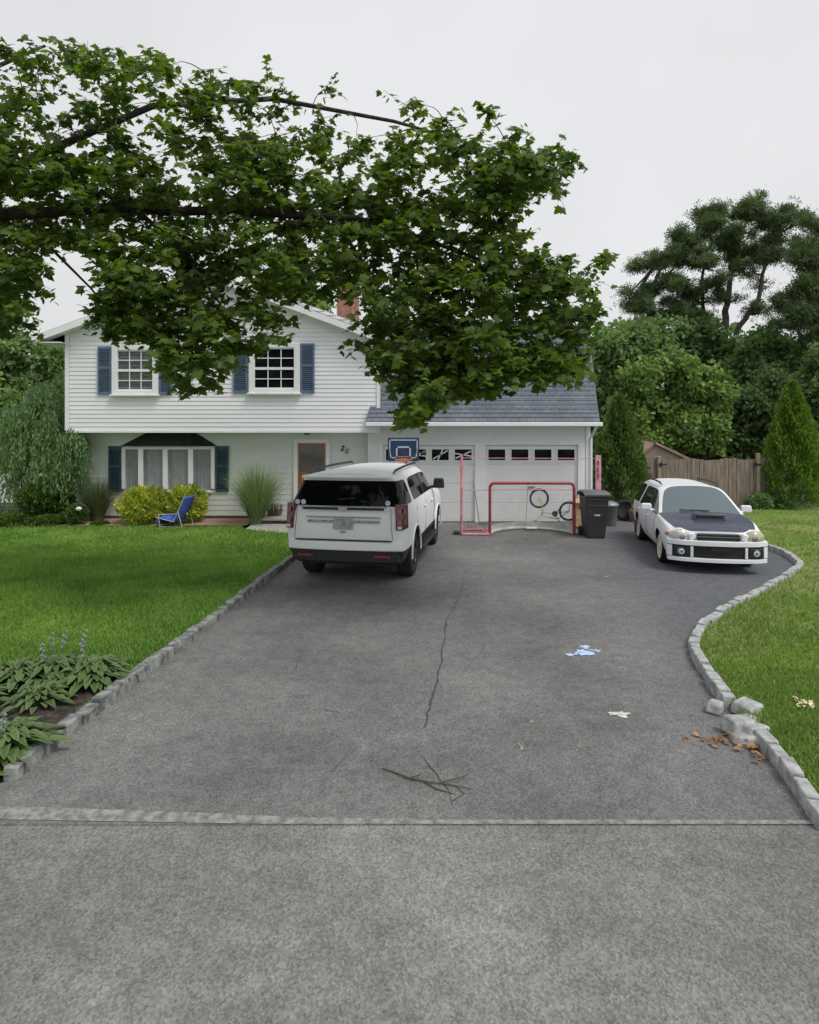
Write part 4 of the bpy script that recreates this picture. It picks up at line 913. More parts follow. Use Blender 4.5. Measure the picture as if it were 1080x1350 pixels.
mb = MB(); mb.lathe([(.19,-.08),(.25,-.11),(.29,-.08),(.30,0),(.29,.08),(.25,.11),(.19,.08),(.19,-.08)],(0,0,.30),'y',32); mb.build('tyre_ring','rubber',ty,smooth=True)
mb = MB(); mb.lathe([(.0,-.02),(.12,-.03),(.19,-.05),(.19,.05)],(0,0,.30),'y',32); mb.build('rim','bin',ty,smooth=True)
cb = empty('cardboard_box',(P(768,690,16.2).x,16.3,0),label='upright tan cardboard box leaning behind the goal beside the brown bin',cat='box')
mb = MB(); mb.box((0,0,.37),(.42,.25,.66),rz=.15); mb.build('carton','cardboard',cb,bevel=.006)
mb = MB(); mb.box((-.1,-.145,.72),(.2,.20,.006),rot=Matrix.Rotation(.5,3,'X')); mb.build('flap','cardboard',cb)
mb = MB(); mb.lathe([(0,-.003),(.035,-.003)],(-.06,-.14,.55),'y',16); mb.lathe([(0,-.003),(.035,-.003)],(.04,-.15,.10),'y',16); mb.build('printed_spot','black',cb)
fp = empty('flower_pot',(P(838,684,17.4).x,17.4,0),label='brown planter pot with dried plant beside the hedge behind the wagon',cat='pot')
mb = MB(); mb.lathe([(0,0),(.13,0),(.19,.26),(.205,.26),(.205,.30),(.18,.30),(.17,.25),(0,.25)],n=24); mb.build('pot','terracotta',fp,smooth=True)
n = 60; leaves('dried_plant', np.zeros((n,3))+[0,0,.25], RNG.normal(size=(n,3))*[.5,.5,.2]+[0,0,1], rdir(n), RNG.uniform(.1,.28,n), T_leaf(.25), 'deadleaf', fp)
# hockey stick
hs = empty('hockey_stick',(1.75,16.9,0),label='thin grey hockey stick leaning on the post between the garage doors',cat='hockey stick')
frame_tube(hs,'shaft',[(P(632,691,16.9).x,16.9,.05),(P(625,640,17.2).x,17.2,1.05)],.013,'lead',6)
mb = MB(); mb.box((P(632,691,16.9).x+.13,16.88,.05),(.28,.02,.07),rz=.1); mb.build('blade','lead',hs,world=True,bevel=.008)
# basketball hoop
hd = 15.9; hx = P(532,590,hd).x; hp = empty('basketball_hoop',(hx+.05,hd+.5,0),label='portable basketball hoop with dark blue backboard and orange rim behind the SUV',cat='basketball hoop')
z1, z0 = P(0,577,hd).z, P(0,608,hd).z; w = .40
mb = MB(); mb.bb((hx-w,hd,z0),(hx+w,hd+.04,z1)); bbd = mb.build('backboard','hoopblue',hp,world=True,bevel=.02,seg=2)
mb = MB(); q = .03; a,b,c,d = hx-w+.05,hx+w-.05,z0+.09,z1-.06; y = hd-.006
def strip(mb, p, p2, t=.028):
    p, p2 = Vector(p), Vector(p2); dd = (p2-p).normalized(); nn = Vector((-dd.z,0,dd.x))*t/2; e_=dd*t/2
    mb.add([p-e_+nn,p2+e_+nn,p2+e_-nn,p-e_-nn],[(0,1,2,3)])
c1 = [(a+.03,y,c),(b-.03,y,c),(b-.01,y,c+.12),(b,y,c+.2),(b,y,d),(a,y,d),(a,y,c+.2),(a+.01,y,c+.12)]
for i in range(8): strip(mb, c1[i], c1[(i+1)%8])
c2 = [(hx-.17,y,z0+.10),(hx+.17,y,z0+.10),(hx+.17,y,z0+.36),(hx-.17,y,z0+.36)]
for i in range(4): strip(mb, c2[i], c2[(i+1)%4], .04)
mb.build('court_lines','hoopline',bbd)
mb = MB(); mb.add([(hx-.15,y-.001,z0+.12),(hx+.15,y-.001,z0+.12),(hx+.15,y-.001,z0+.34),(hx-.15,y-.001,z0+.34)],[(0,1,2,3)]); mb.build('target_square','hoopin',bbd)
mb = MB(); mb.tube([(hx+.21*math.cos(t),hd-.27+.21*math.sin(t),z0+.05) for t in [2*math.pi*i/28 for i in range(28)]],.014,8,closed=True); mb.box((hx,hd-.03,z0+.05),(.14,.08,.06)); mb.build('rim','hooprim',hp,world=True,smooth=True)
mb = MB()
for i in range(14):
    a_ = 2*math.pi*i/14; 
    for sg in (1,-1): mb.tube([(hx+.2*math.cos(a_),hd-.27+.2*math.sin(a_),z0+.04),(hx+.15*math.cos(a_+sg*.25),hd-.27+.15*math.sin(a_+sg*.25),z0-.15),(hx+.12*math.cos(a_+sg*.5),hd-.27+.12*math.sin(a_+sg*.5),z0-.32)],.004,4)
mb.build('hoop_net','net',hp,world=True)
mb = MB(); mb.tube([(hx,hd+.04,z0+.3),(hx+.05,hd+.5,z0+.05),(hx+.05,hd+.55,.1)],.04,10); mb.build('pole','blackplastic',hp,world=True,smooth=True)
mb = MB(); mb.box((hx+.05,hd+.65,.09),(.75,1.0,.16),taper=.85); mb.build('base','blackplastic',hp,world=True,bevel=.03,seg=2)
mb = MB(); mb.tube([(hx+.44,hd+.1,z0+.18),(hx+.58,hd+.1,z0+.20)],.045,10); mb.build('crank_knob','blackplastic',hp,world=True,smooth=True)
# bicycle, upside down
bk = empty('bicycle',(P(730,690,16.35).x,16.35,0),label='small childrens bicycle turned upside down behind the goal net',cat='bicycle')
fw, rw = P(711,657,16.35), P(750,674,16.35)
for c_, nm in ((fw,'wheel'),(rw,'wheel')):
    mb = MB(); mb.tube([(c_.x+.235*math.cos(t),c_.y,c_.z+.235*math.sin(t)) for t in [2*math.pi*i/32 for i in range(32)]],.026,8,closed=True); wv = mb.build(nm,'rubber',bk,world=True,smooth=True)
    mb = MB(); mb.tube([(c_.x+.205*math.cos(t),c_.y,c_.z+.205*math.sin(t)) for t in [2*math.pi*i/32 for i in range(32)]],.008,6,closed=True)
    for i in range(14): t = 2*math.pi*i/14; mb.tube([(c_.x,c_.y+(.02 if i%2 else -.02),c_.z),(c_.x+.2*math.cos(t),c_.y,c_.z+.2*math.sin(t))],.0022,3)
    mb.tube([(c_.x,c_.y-.05,c_.z),(c_.x,c_.y+.05,c_.z)],.018,8); mb.build('spokes','chair_frame',wv)
bb_ = P(731,677,16.35); hd_ = P(716,675,16.35); stp = P(738,688,16.35); hbp = P(707,686,16.35)
mb = MB(); 
for a_,b_ in ((hd_,bb_),(bb_,rw),(P(716,680,16.35),P(735,684,16.35)),(bb_,stp),(rw,P(736,684,16.35))): mb.tube([a_,b_],.014,6)
mb.build('frame','lead',bk,world=True,smooth=True)
frame_tube(bk,'fork',[fw+Vector((0,-.05,0)),hd_+Vector((0,-.04,0)),hd_],.014,'lime'); frame_tube(bk,'head_tube',[hd_+Vector((0.02,0,.06)),hd_+Vector((-.05,0,-.1))],.024,'lime')
frame_tube(bk,'handlebar',[hd_+Vector((-.05,0,-.1)),hbp,hbp+Vector((-.02,.22,-.04))],.012,'chair_frame'); frame_tube(bk,'grip',[hbp+Vector((0,-.06,-.02)),hbp+Vector((-.02,-.24,-.04))],.02,'chair_blue')
mb = MB(); mb.box((stp.x,stp.y,.07),(.22,.12,.05)); mb.build('saddle','black',bk,world=True,bevel=.02,seg=2)
mb = MB(); mb.lathe([(.0,-.01),(.075,-.01),(.075,.01),(0,.01)],bb_+Vector((0,-.05,0)),'y',20); mb.tube([bb_+Vector((0,-.07,0)),bb_+Vector((.1,-.07,.1))],.01,6); mb.box(bb_+Vector((.1,-.1,.1)),(.08,.08,.02)); mb.build('crank','black',bk,world=True)
frame_tube(bk,'training_wheel_arm',[rw+Vector((0,-.03,0)),rw+Vector((0,-.10,.24)),rw+Vector((.02,-.12,.30))],.01,'lead')
# blue lounge chair
bcx = P(232,690,16.25); ch = empty('beach_chair',(bcx.x,bcx.y,.045),R(-12),label='low blue folding beach chair in front of the golden bushes',cat='chair')
def cfab(pts, name, w=.5):
    mb = MB(); vs = []
    for i,(x,z) in enumerate(pts): vs += [(x,-w/2,z),(x,w/2,z)]
    mb.add(vs, [(2*i,2*i+1,2*i+3,2*i+2) for i in range(len(pts)-1)]); o = mb.build(name,'chair_blue',ch,smooth=True); s2 = o.modifiers.new('s','SOLIDIFY'); s2.thickness=.025
cfab([(.10,.17),(.14,.26),(.22,.42),(.30,.58),(.38,.76),(.40,.80)],'backrest'); cfab([(-.10,.20),(.0,.165),(.10,.17)],'seat'); cfab([(-.10,.20),(-.20,.26),(-.34,.26),(-.42,.14),(-.40,.05)],'footrest')
for sy in (-.26,.26):
    mb = MB(); mb.tube([(.42,sy,.84),(.28,sy,.54),(.10,sy,.16),(-.12,sy,.20),(-.40,sy,.26)],.014,6); mb.tube([(-.30,sy,.02),(.34,sy,.02),(.22,sy,.42)],.013,6); mb.tube([(-.34,sy,.33),(.16,sy,.36)],.014,6); mb.tube([(-.34,sy,.33),(-.30,sy,.02)],.013,6); mb.build('frame','chair_frame',ch,smooth=True)
# chalk, cracks, twig
def blob(name, cx_, cy_, rx, ry, m, z=.005, k=18, jag=.35, **tg):
    c_ = G(cx_, cy_); mb = MB(); e1 = G(cx_+rx, cy_).x-c_.x; e2 = (G(cx_,cy_-ry).y-G(cx_,cy_+ry).y)/2; vs = []
    for i in range(k): t = 2*math.pi*i/k; q = 1+random.uniform(-jag,jag); vs.append((c_.x+e1*q*math.cos(t), c_.y+e2*q*math.sin(t), z))
    mb.add([(c_.x,c_.y,z)]+vs, [(0,i+1,(i+1)%k+1) for i in range(k)]); o = mb.build(name, m); tag(o, kind='structure'); return o
blob('chalk_stain',770,861,11,4,'chalkblue'); blob('chalk_stain',758,863,9,1.6,'chalkblue',jag=.6); blob('chalk_stain',771,853,7,2.5,'chalkblue',.0055,jag=.5); blob('chalk_stain',785,858,7,1.5,'chalkblue',jag=.7)
blob('chalk_stain',817,942,11,3.6,'chalkwhite',jag=.5); blob('chalk_stain',817,942,15,1.8,'chalkwhite',.009,jag=.4)
for (a,b,c_,d_) in ((700,952,6,1.5),(763,984,3,2),(687,985,3,4),(708,930,4,.8),(755,818,6,.8),(800,760,6,.7)): blob('chalk_stain',a,b,c_,d_,'gutter',jag=.7)
def crack(pts, w):
    mb = MB(); vs = []
    for i,(x,y,k) in enumerate(pts):
        c_ = G(x,y,.004); vs += [(c_.x-w*k/2,c_.y,.004),(c_.x+w*k/2,c_.y+.005,.004)]
    mb.add(vs, [(2*i,2*i+1,2*i+3,2*i+2) for i in range(len(pts)-1)]); tag(mb.build('asphalt_crack','crack'),kind='structure')
cp = [(612,752,.3),(607,775,.5),(600,800,.5),(590,815,.6),(587,830,.9),(586,845,.6),(583,858,.8),(584,868,.9),(580,880,1),(576,892,.8),(577,900,1),(570,915,1),(567,928,.7),(563,940,1),(562,952,.9),(561,964,.4)]
rc = [(x+random.uniform(-1.2,1.2),y,k) for x,y,k in cp]; fin = []
for a,b in zip(rc[:-1],rc[1:]):
    for t in (0,.33,.66): fin.append((a[0]+(b[0]-a[0])*t+random.uniform(-1.3,1.3),a[1]+(b[1]-a[1])*t,(a[2]+(b[2]-a[2])*t)*random.uniform(.5,1.2)))
crack(fin,.022)
for base in ([(400,862),(393,872),(388,884),(380,890)],[(500,770),(492,780),(470,790)],[(640,850),(632,862),(600,900)],[(428,936),(440,938),(452,940)],[(470,985),(455,1000),(440,1015),(436,1020)],[(560,1000),(590,1040),(600,1070)]):
    f2 = []
    for a,b in zip(base[:-1],base[1:]):
        for t in (0,.25,.5,.75): f2.append((a[0]+(b[0]-a[0])*t+random.uniform(-1.5,1.5),a[1]+(b[1]-a[1])*t,random.uniform(.2,.8)))
    crack(f2,.012)
tw = empty('fallen_twig',(G(560,1028).x,G(560,1028).y,0),label='thin brown fallen twig lying on the asphalt near the street',cat='twig')
mb = MB(); mb.tube([G(504,1013,.01),G(520,1018,.012),G(540,1026,.015),G(560,1030,.012),G(590,1034,.012),G(622,1040,.008)],[.004,.006,.006,.005,.004,.002],6)
mb.tube([G(540,1026,.015),G(552,1022,.03),G(556,1020,.03)],[.006,.005,.003],5); mb.tube([G(560,1030,.012),G(575,1040,.01),G(600,1047,.005)],[.006,.005,.002],5); mb.tube([G(580,1032,.012),G(605,1026,.03),G(618,1021,.03)],[.005,.004,.002],5); mb.tube([G(600,1035,.012),G(612,1046,.01),G(596,1056,.01)],[.004,.004,.002],5)
mb.build('stick','twig',tw,world=True,smooth=True)
# loose broken curb stones and dead leaves
specs = [(943,931,.05,(.17,.12,.11),.9,'brownish loose curb block just above the gap'),(986,934,.06,(.20,.20,.13),.5,'pale square loose curb block at the lawn side of the gap'),(974,957,.07,(.21,.17,.16),.2,'upright whitish broken curb block nearest the asphalt'),(988,952,.05,(.12,.22,.10),-.5,'narrow grey loose curb block between two larger ones'),(995,965,.05,(.24,.13,.12),.35,'greenish grey loose curb block lying crosswise'),(984,974,.035,(.22,.12,.09),-.25,'low tilted loose curb block at the bottom of the pile')]
for (a,b,z,sz,rzz,lb) in specs:
    c_ = G(a,b,z); mb = MB(); sz=(sz[0]*1.1,sz[1]*1.1,sz[2]*.85); mb.box((0,0,0),sz,taper=.85); o = mb.build('loose_stone','curbpale',bevel=.02,seg=2,smooth=True); o.location = (c_.x,c_.y,sz[2]/2-.005+random.uniform(0,.015)); o.rotation_euler = (random.uniform(-.15,.15),random.uniform(-.15,.15),rzz); tag(o,lb,'stone','loose curb stones')
n = 70; c_ = G(1000,990); pts = np.stack([RNG.normal(c_.x,.10,n), RNG.normal(c_.y,.12,n), RNG.uniform(.01,.05,n)],1); pts[:,0] -= (pts[:,1]-c_.y)*.35
pts[:30] = np.stack([RNG.normal(G(965,985).x,0.12,30),RNG.normal(G(965,978).y,.05,30),RNG.uniform(.01,.03,30)],1)
tag(leaves('dead_leaves', pts, rdir(n)*[1,1,.3], rdir(n)*.4+[0,0,1], RNG.uniform(.04,.08,n), T_leaf(.6), 'deadleaf'), kind='stuff')
n = 16; pts = np.stack([RNG.uniform(G(1055,941).x,G(1078,941).x,n),RNG.normal(G(1065,941).y,.04,n),np.full(n,.08)],1)
o = leaves('dry_husks', pts, rdir(n)*[1,1,.2], rdir(n)*.3+[0,0,1], RNG.uniform(.05,.10,n), T_leaf(.5), 'debris'); tag(o, kind='stuff')
# ---------------------------------------------------------------- fences, shed
fn = empty('wooden_fence',(9.5,20.3,0),label='weathered brown board fence with gate posts behind the wagon',cat='fence')
fy = 20.3; mb = MB(); x = P(846,0,fy).x; x_end = P(1012,0,fy).x
i = 0
while x < x_end:
    w = .135; sag = .06*math.sin((x-7.6)*.9); zt = 1.62+.035*math.sin(x*5)+random.uniform(-.015,.015)-.04*math.sin((x-7.6)/4.2*math.pi)
    mb.box((x+w/2, fy+random.uniform(-.008,.008), zt/2+.02),(w-.012,.02,zt)); x += w
mb.build('board_panel','fence',fn,world=True)
mb = MB(); 
for z in (.35,1.3): mb.bb((P(846,0,fy).x,fy+.02,z),(x_end,fy+.06,z+.09))
mb.build('rail','fence',fn,world=True)
for px,hh in ((868,1.68),(998,1.78)): c_ = P(px,0,fy); mb = MB(); mb.box((c_.x,fy-.06,hh/2),(.11,.10,hh)); mb.lathe([(0,hh+.03),(.07,hh),(.07,hh-.02)],(c_.x,fy-.06,0),n=12); mb.build('post','fence_post',fn,world=True,bevel=.01)
for px in (872,996): c_ = P(px,612,fy); mb = MB(); mb.box((c_.x,fy-.125,c_.z),(.26,.012,.05)); mb.box((c_.x-.05,fy-.13,c_.z),(.06,.012,.14)); mb.build('hinge','black',fn,world=True)
pp = empty('metal_post',(P(1013,0,20.2).x,20.2,0),label='thin grey metal fence post left of the right arborvitae',cat='post'); mb = MB(); mb.lathe([(0,1.55),(.04,1.54),(.045,1.5),(.035,1.48),(.035,0)],n=12); mb.build('tube','lead',pp,smooth=True)
sh = empty('shed',(P(872,0,22).x,22,0),label='low garden shed with tan gable roof showing over the wooden fence',cat='shed')
a,b,c_ = P(836,606,22),P(862,581,22),P(908,604,22)
mb = MB(); mb.prism([(a.x,0),(c_.x,0),(c_.x,c_.z-.05),(b.x,b.z-.05),(a.x,a.z-.05)],22,23.2); mb.build('wall','shedwall',sh,world=True)
mb = MB(); 
for p,q in ((a,b),(b,c_)): mb.add([(p.x-.05,21.85,p.z),(q.x,21.85,q.z),(q.x,23.4,q.z),(p.x,23.4,p.z),(p.x-.05,21.85,p.z-.09),(q.x,21.85,q.z-.09),(q.x,23.4,q.z-.09),(p.x,23.4,p.z-.09)],[(0,1,2,3),(0,4,5,1),(4,7,6,5)])
mb.build('roof','tarp',sh,world=True)
vf = empty('vinyl_fence',(P(30,0,19.5).x,19.5,0),label='white vinyl panel fence behind the weeping tree at far left',cat='fence')
mb = MB(); x = P(-60,0,19.5).x
while x < P(104,0,19.5).x: mb.bb((x,19.5,.35),(x+.145,19.53,1.12)); x += .15
mb.build('board_panel','vinyl',vf,world=True,bevel=.004)
mb = MB(); mb.bb((P(-60,0,19.5).x,19.47,1.1),(P(104,0,19.5).x,19.56,1.18)); mb.bb((P(-60,0,19.5).x,19.47,.28),(P(104,0,19.5).x,19.56,.36)); mb.build('rail','vinyl',vf,world=True)
for px in (-20,42,100): mb = MB(); mb.box((P(px,0,19.5).x,19.5,.62),(.13,.13,1.24)); mb.build('post','vinyl',vf,world=True,bevel=.01)
# ---------------------------------------------------------------- vegetation
def tree(name, label, cat, px, d, clumps, m, n, size, tmpl, trunk_r, seed, group=None, flat=1.0, bark='bark', droop=0, shellf=.55, stems=None):
    """clumps: list of (px,py,rx_px,ry_px[,dd]) in metres via distance d"""
    rg = np.random.default_rng(seed); rd = random.Random(seed); bx = (px-CX)*d/F
    root = empty(name, (bx,d,0), label=label, cat=cat, group=group)
    C = []; 
    for c in clumps:
        dd = d+(c[4] if len(c) > 4 else 0); p = P(c[0],c[1],dd); C.append((np.array(p), c[2]*dd/F, c[3]*dd/F))
    if stems:
        for (p,a,b) in list(C):
            for _ in range(3):
                o_ = rdv(rg,1)[0]*np.array([a*1.15,a,b*1.5]); C.append((p+o_, a*rg.uniform(.18,.5), b*rg.uniform(.25,.6)))
        C = [(p,a*.6,b*.6) if i < len(clumps) else (p,a,b) for i,(p,a,b) in enumerate(C)]
    vol = np.array([a*a*b for _,a,b in C])**.75; cnt = (n*vol/vol.sum()).astype(int); PP = []; DD = []; TT = []
    for (p,a,b), k in zip(C, cnt):
        if k < 4: k = 4
        sub = max(3, k//60); sc = rdv(rg, sub)*(rg.random((sub,1))**.4)*np.array([a,a,b])*.78; st_ = rg.uniform(0,.65,sub)+.25*(sc[:,2]/b*.5+.5)*0
        w = rg.integers(0, sub, k); v = rdv(rg, k)*(rg.random((k,1))**.6)*np.array([a,a,b*flat])*min(.5, 1.35/sub**.38)
        PP.append(p+sc[w]+v); DD.append(v/np.array([a,a,b])*2+rdv(rg,k)*.7+np.array([0,0,-droop])); TT.append(st_[w]+rg.random(k)*.35)
    PP = np.concatenate(PP); DD = np.concatenate(DD); TT = np.concatenate(TT)
    if stems: PP = PP+rg.normal(size=PP.shape)*np.array([.20,.20,.13])*(rg.random((len(PP),1))**.7)*1.4
    PP[:,2] = np.maximum(PP[:,2], .06)
    leaves('crown', PP, DD, rdv(rg,len(PP))+np.array([0,-.2,.5]), rg.uniform(.6,1.5,len(PP))*size, tmpl, m, root, world=True, tone=TT)
    if stems:
        mb = MB(); pts_all = []
        for st_ in stems:
            ps = [P(a,b,d+e) for a,b,e,_ in st_]; ws_ = [w_ for *_,w_ in st_]; fine = []; fw_ = []
            for i in range(len(ps)-1):
                for q in range(4): fine.append(ps[i].lerp(ps[i+1],q/4)+Vector((rd.uniform(-.06,.06),0,0))); fw_.append(ws_[i]+(ws_[i+1]-ws_[i])*q/4)
            fine.append(ps[-1]); fw_.append(ws_[-1]); mb.tube(fine, fw_, 8); pts_all += fine[4:]
        mb.build('trunk', bark, root, world=True, smooth=True); lb = MB()
        for p,a,b in C:
            e_ = Vector(p); s0 = min(pts_all, key=lambda q:(q-e_).length+(1.5 if q.z > e_.z else 0)); md = s0.lerp(e_,.5)+Vector((rd.uniform(-.2,.2),0,-.12*(e_-s0).length))
            lb.tube([s0,s0.lerp(md,.7),md.lerp(e_,.5),e_],[.07,.06,.045,.015],5)
        lb.build('limbs', bark, root, world=True, smooth=True)
    elif trunk_r:
        top = max(C, key=lambda c: c[0][2]); mb = MB(); b0 = Vector((bx,d,-.05)); tp = Vector((bx*.3+top[0][0]*.7, d, top[0][2]))
        mid = b0.lerp(tp,.5)+Vector((rd.uniform(-.3,.3),0,0)); K = 8; cur = []
        for i in range(K+1):
            t = i/K; q = b0*(1-t)**2+mid*2*t*(1-t)+tp*t*t; cur.append(q)
        mb.tube(cur, [trunk_r*(1-.8*i/K) for i in range(K+1)], 9); mb.build('trunk', bark, root, world=True, smooth=True)
        lb = MB(); ls = rd.sample(C, min(len(C), 16))
        for p,a,b in ls:
            e_ = Vector(p); tt = min(.9, max(.25, (e_.z-1.5*abs(e_.x-bx)*.4)/(tp.z+.01)*.7)); s0 = cur[int(tt*K)]
            md = s0.lerp(e_,.5)+Vector((0,0,-.1*(e_-s0).length)); lb.tube([s0,s0.lerp(md,.6)*.5+md*.5 if False else s0.lerp(md,.6),md.lerp(e_,.4),e_], [trunk_r*.38,trunk_r*.3,trunk_r*.2,trunk_r*.07], 6)
        lb.build('limbs', bark, root, world=True, smooth=True)
    return root
def rdv(rg, n):
    v = rg.normal(size=(n,3)); return v/np.linalg.norm(v,axis=1,keepdims=True)
# pines
tree('pine_tree','tall open crowned pine with forked trunk above the wooden fence','tree',968,34,
 [(868,345,26,14),(903,318,26,14),(938,296,28,15),(985,280,30,15),(1012,292,22,14),(1020,318,24,11),(962,322,30,13),(925,345,26,12),(885,370,28,11),(850,392,20,10),(838,408,14,8),(907,388,24,9),(998,330,22,10),(1045,290,20,10,-1),(975,352,22,9),(940,372,22,9),(1018,338,18,8),(868,418,26,9),(920,415,26,10),(1003,372,8,4),(846,430,18,8),(955,395,16,8),(996,408,16,6),(895,405,18,8),(998,265,10,8),(930,310,16,9)],
 'pine', 22000, .22, T_tuft(), .24, 11, bark='bark_pine', flat=.8, stems=[[(962,575,0,.30),(960,520,0,.27),(960,480,0,.25),(955,440,0,.20),(958,400,.2,.16),(965,350,.3,.12),(985,290,.3,.04)],[(960,470,0,.2),(975,430,-.2,.15),(1000,395,-.3,.12),(1008,350,-.4,.09),(1022,308,-.4,.03)],[(958,490,0,.18),(940,450,.3,.14),(925,400,.4,.10),(928,350,.5,.07),(912,320,.5,.02)],[(925,400,.4,.09),(890,375,.4,.06),(862,352,.3,.02)]])
tree('pine_tree','dark pine cut by the right edge of the photo','tree',1078,29,
 [(1066,325,26,16),(1078,360,30,16),(1052,385,20,12),(1038,402,16,9),(1070,412,26,14),(1088,300,24,14),(1045,428,20,10),(1080,445,30,14),(1100,390,26,20),(1095,340,30,20)],
 'pine', 13000, .21, T_tuft(), .28, 12, bark='bark_pine', flat=.85, stems=[[(1078,600,0,.24),(1076,480,0,.2),(1072,400,0,.15),(1078,300,0,.04)],[(1076,470,0,.12),(1055,440,0,.08),(1038,405,0,.03)]])
BG = 'trees beyond the fence'
T3 = T_leaf(.75)
def bgt(label, px, d, cl, m, n, size, seed, r=.2, g=BG): return tree('broadleaf_tree',label,'tree',px,d,cl,m,n,size,T3,r,seed,group=g)
bgt('mid green tree directly right of the garage roof edge',808,26,[(800,455,30,32),(830,470,34,34),(790,510,26,40),(815,530,36,40),(770,480,30,40),(845,440,24,22)],'mid',9000,.17,21)
bgt('bright green bushy tree over the shed roof',862,24.5,[(850,500,38,34),(885,490,34,30),(830,545,32,40),(880,545,46,40),(860,585,50,30)],'bright',11000,.15,22)
bgt('bright green tree left of the dark gap above the fence',925,24,[(920,505,34,32),(945,520,26,30),(905,560,44,40),(940,565,24,34)],'bright',9000,.15,23)
bgt('hazy green tree crown under the left side of the big pine',855,33,[(850,440,36,26),(885,445,36,28),(820,445,26,24),(865,470,50,26)],'mid',7000,.2,24)
bgt('dark tree crown around the foot of the big pine',935,33,[(920,445,36,28),(950,465,36,34),(905,470,36,24),(975,490,34,30)],'dark',8000,.2,25)
bgt('olive green tree between the two pines',1012,31,[(1000,455,32,24),(1035,465,36,28),(1015,490,40,28),(1060,480,30,30),(980,475,26,24)],'mid',9000,.19,26)
bgt('dark shaded tree behind the fence posts',985,28,[(980,530,40,34),(1010,560,44,40),(965,575,34,34),(1020,510,36,26),(990,600,50,30)],'dark',10000,.18,27)
bgt('dark tree behind the right arborvitae',1078,25,[(1070,520,34,40),(1095,570,36,50),(1060,600,30,40),(1085,480,28,30),(1040,580,24,50)],'dark',9000,.17,28)
bgt('dark low tree filling the gap behind the shed',935,30,[(930,585,50,26),(960,560,40,34),(890,590,50,24),(1000,590,60,26),(1060,560,50,40)],'dark',8000,.22,29)
LG = 'trees left of the house'
bgt('light green tree beside the left eave',30,27,[(25,460,44,34),(70,480,30,34),(0,500,40,40),(55,530,50,44),(-30,450,40,40)],'mid',11000,.18,31,g=LG)
bgt('yellow green tree at the left photo edge',0,24,[(0,540,36,40),(-30,500,34,44),(18,580,34,34),(-30,590,40,44)],'bright',8000,.17,32,g=LG)
bgt('dark evergreen mass against the left house corner',72,22.5,[(80,540,20,50),(62,590,34,40),(95,600,18,36),(30,610,40,30)],'dark',9000,.14,33,g=LG)
bgt('pale tree crown low at the far left under the shade tree',-10,34,[(-10,430,40,34),(20,410,22,20),(-40,390,44,30)],'mid',5000,.22,34,g=LG)
bgt('tall green tree behind the house roof',388,31,[(385,365,30,36),(405,400,34,30),(365,410,30,30),(340,400,24,30)],'bright',6000,.2,35,g='trees behind the house')
# second row far woods (mass)
rg = np.random.default_rng(5); n = 26000
X = rg.uniform(-60,75,n); Y = rg.uniform(42,55,n); Z = rg.random(n)**.8*(6.5+2.2*np.sin(X*.35)+1.4*np.sin(X*.9+1))
tag(leaves('distant_woods', np.stack([X,Y,Z],1), rdv(rg,n), rdv(rg,n)+[0,-.3,.5], rg.uniform(.5,.9,n), T_leaf(.8), 'dark', tone=rg.random(n)), kind='stuff')
# arborvitae
def arbor(px, ybase_d, hgt, rad, m, label, seed, n=9000):
    rg = np.random.default_rng(seed); root = empty('arborvitae',((px-CX)*ybase_d/F,ybase_d,0),label=label,cat='evergreen shrub',group='arborvitae beside the fence')
    t = rg.random(n)**.75; z = .08+t*(hgt-.08); prof = np.interp(t,[0,.12,.35,.6,.85,1],[.82,1,.95,.68,.3,.03])*rad
    a = rg.uniform(0,2*np.pi,n); wob = 1+.09*np.sin(a*5+z*4)+.07*np.sin(a*9-z*7); rr = prof*wob*(1-.30*rg.random(n)**1.6)
    Pp = np.stack([rr*np.cos(a),rr*np.sin(a),z],1); D = np.stack([np.cos(a)*.5,np.sin(a)*.5,np.ones(n)*.9],1)+rg.normal(size=(n,3))*.3
    U = np.stack([np.sin(a),-np.cos(a),np.zeros(n)],1)+rg.normal(size=(n,3))*.5; cl = .35+.3*np.sin(a*6+z*5)+rg.random(n)*.5
    leaves('foliage',Pp,D,U,rg.uniform(.10,.20,n),T_spray(),m,root,tone=cl)
    mb = MB(); mb.tube([(0,0,-.05),(0,0,hgt*.5),(0,0,hgt*.9)],[.07,.04,.01],8); mb.build('stem','bark',root,smooth=True)
    return root
arbor(1045,20.2,4.05,.86,'arbor','tall cone shaped arborvitae at the right end of the wooden fence',41)
arbor(816,18.9,3.5,.80,'arbor_dk','darker loose arborvitae between the garage corner and the fence',42)
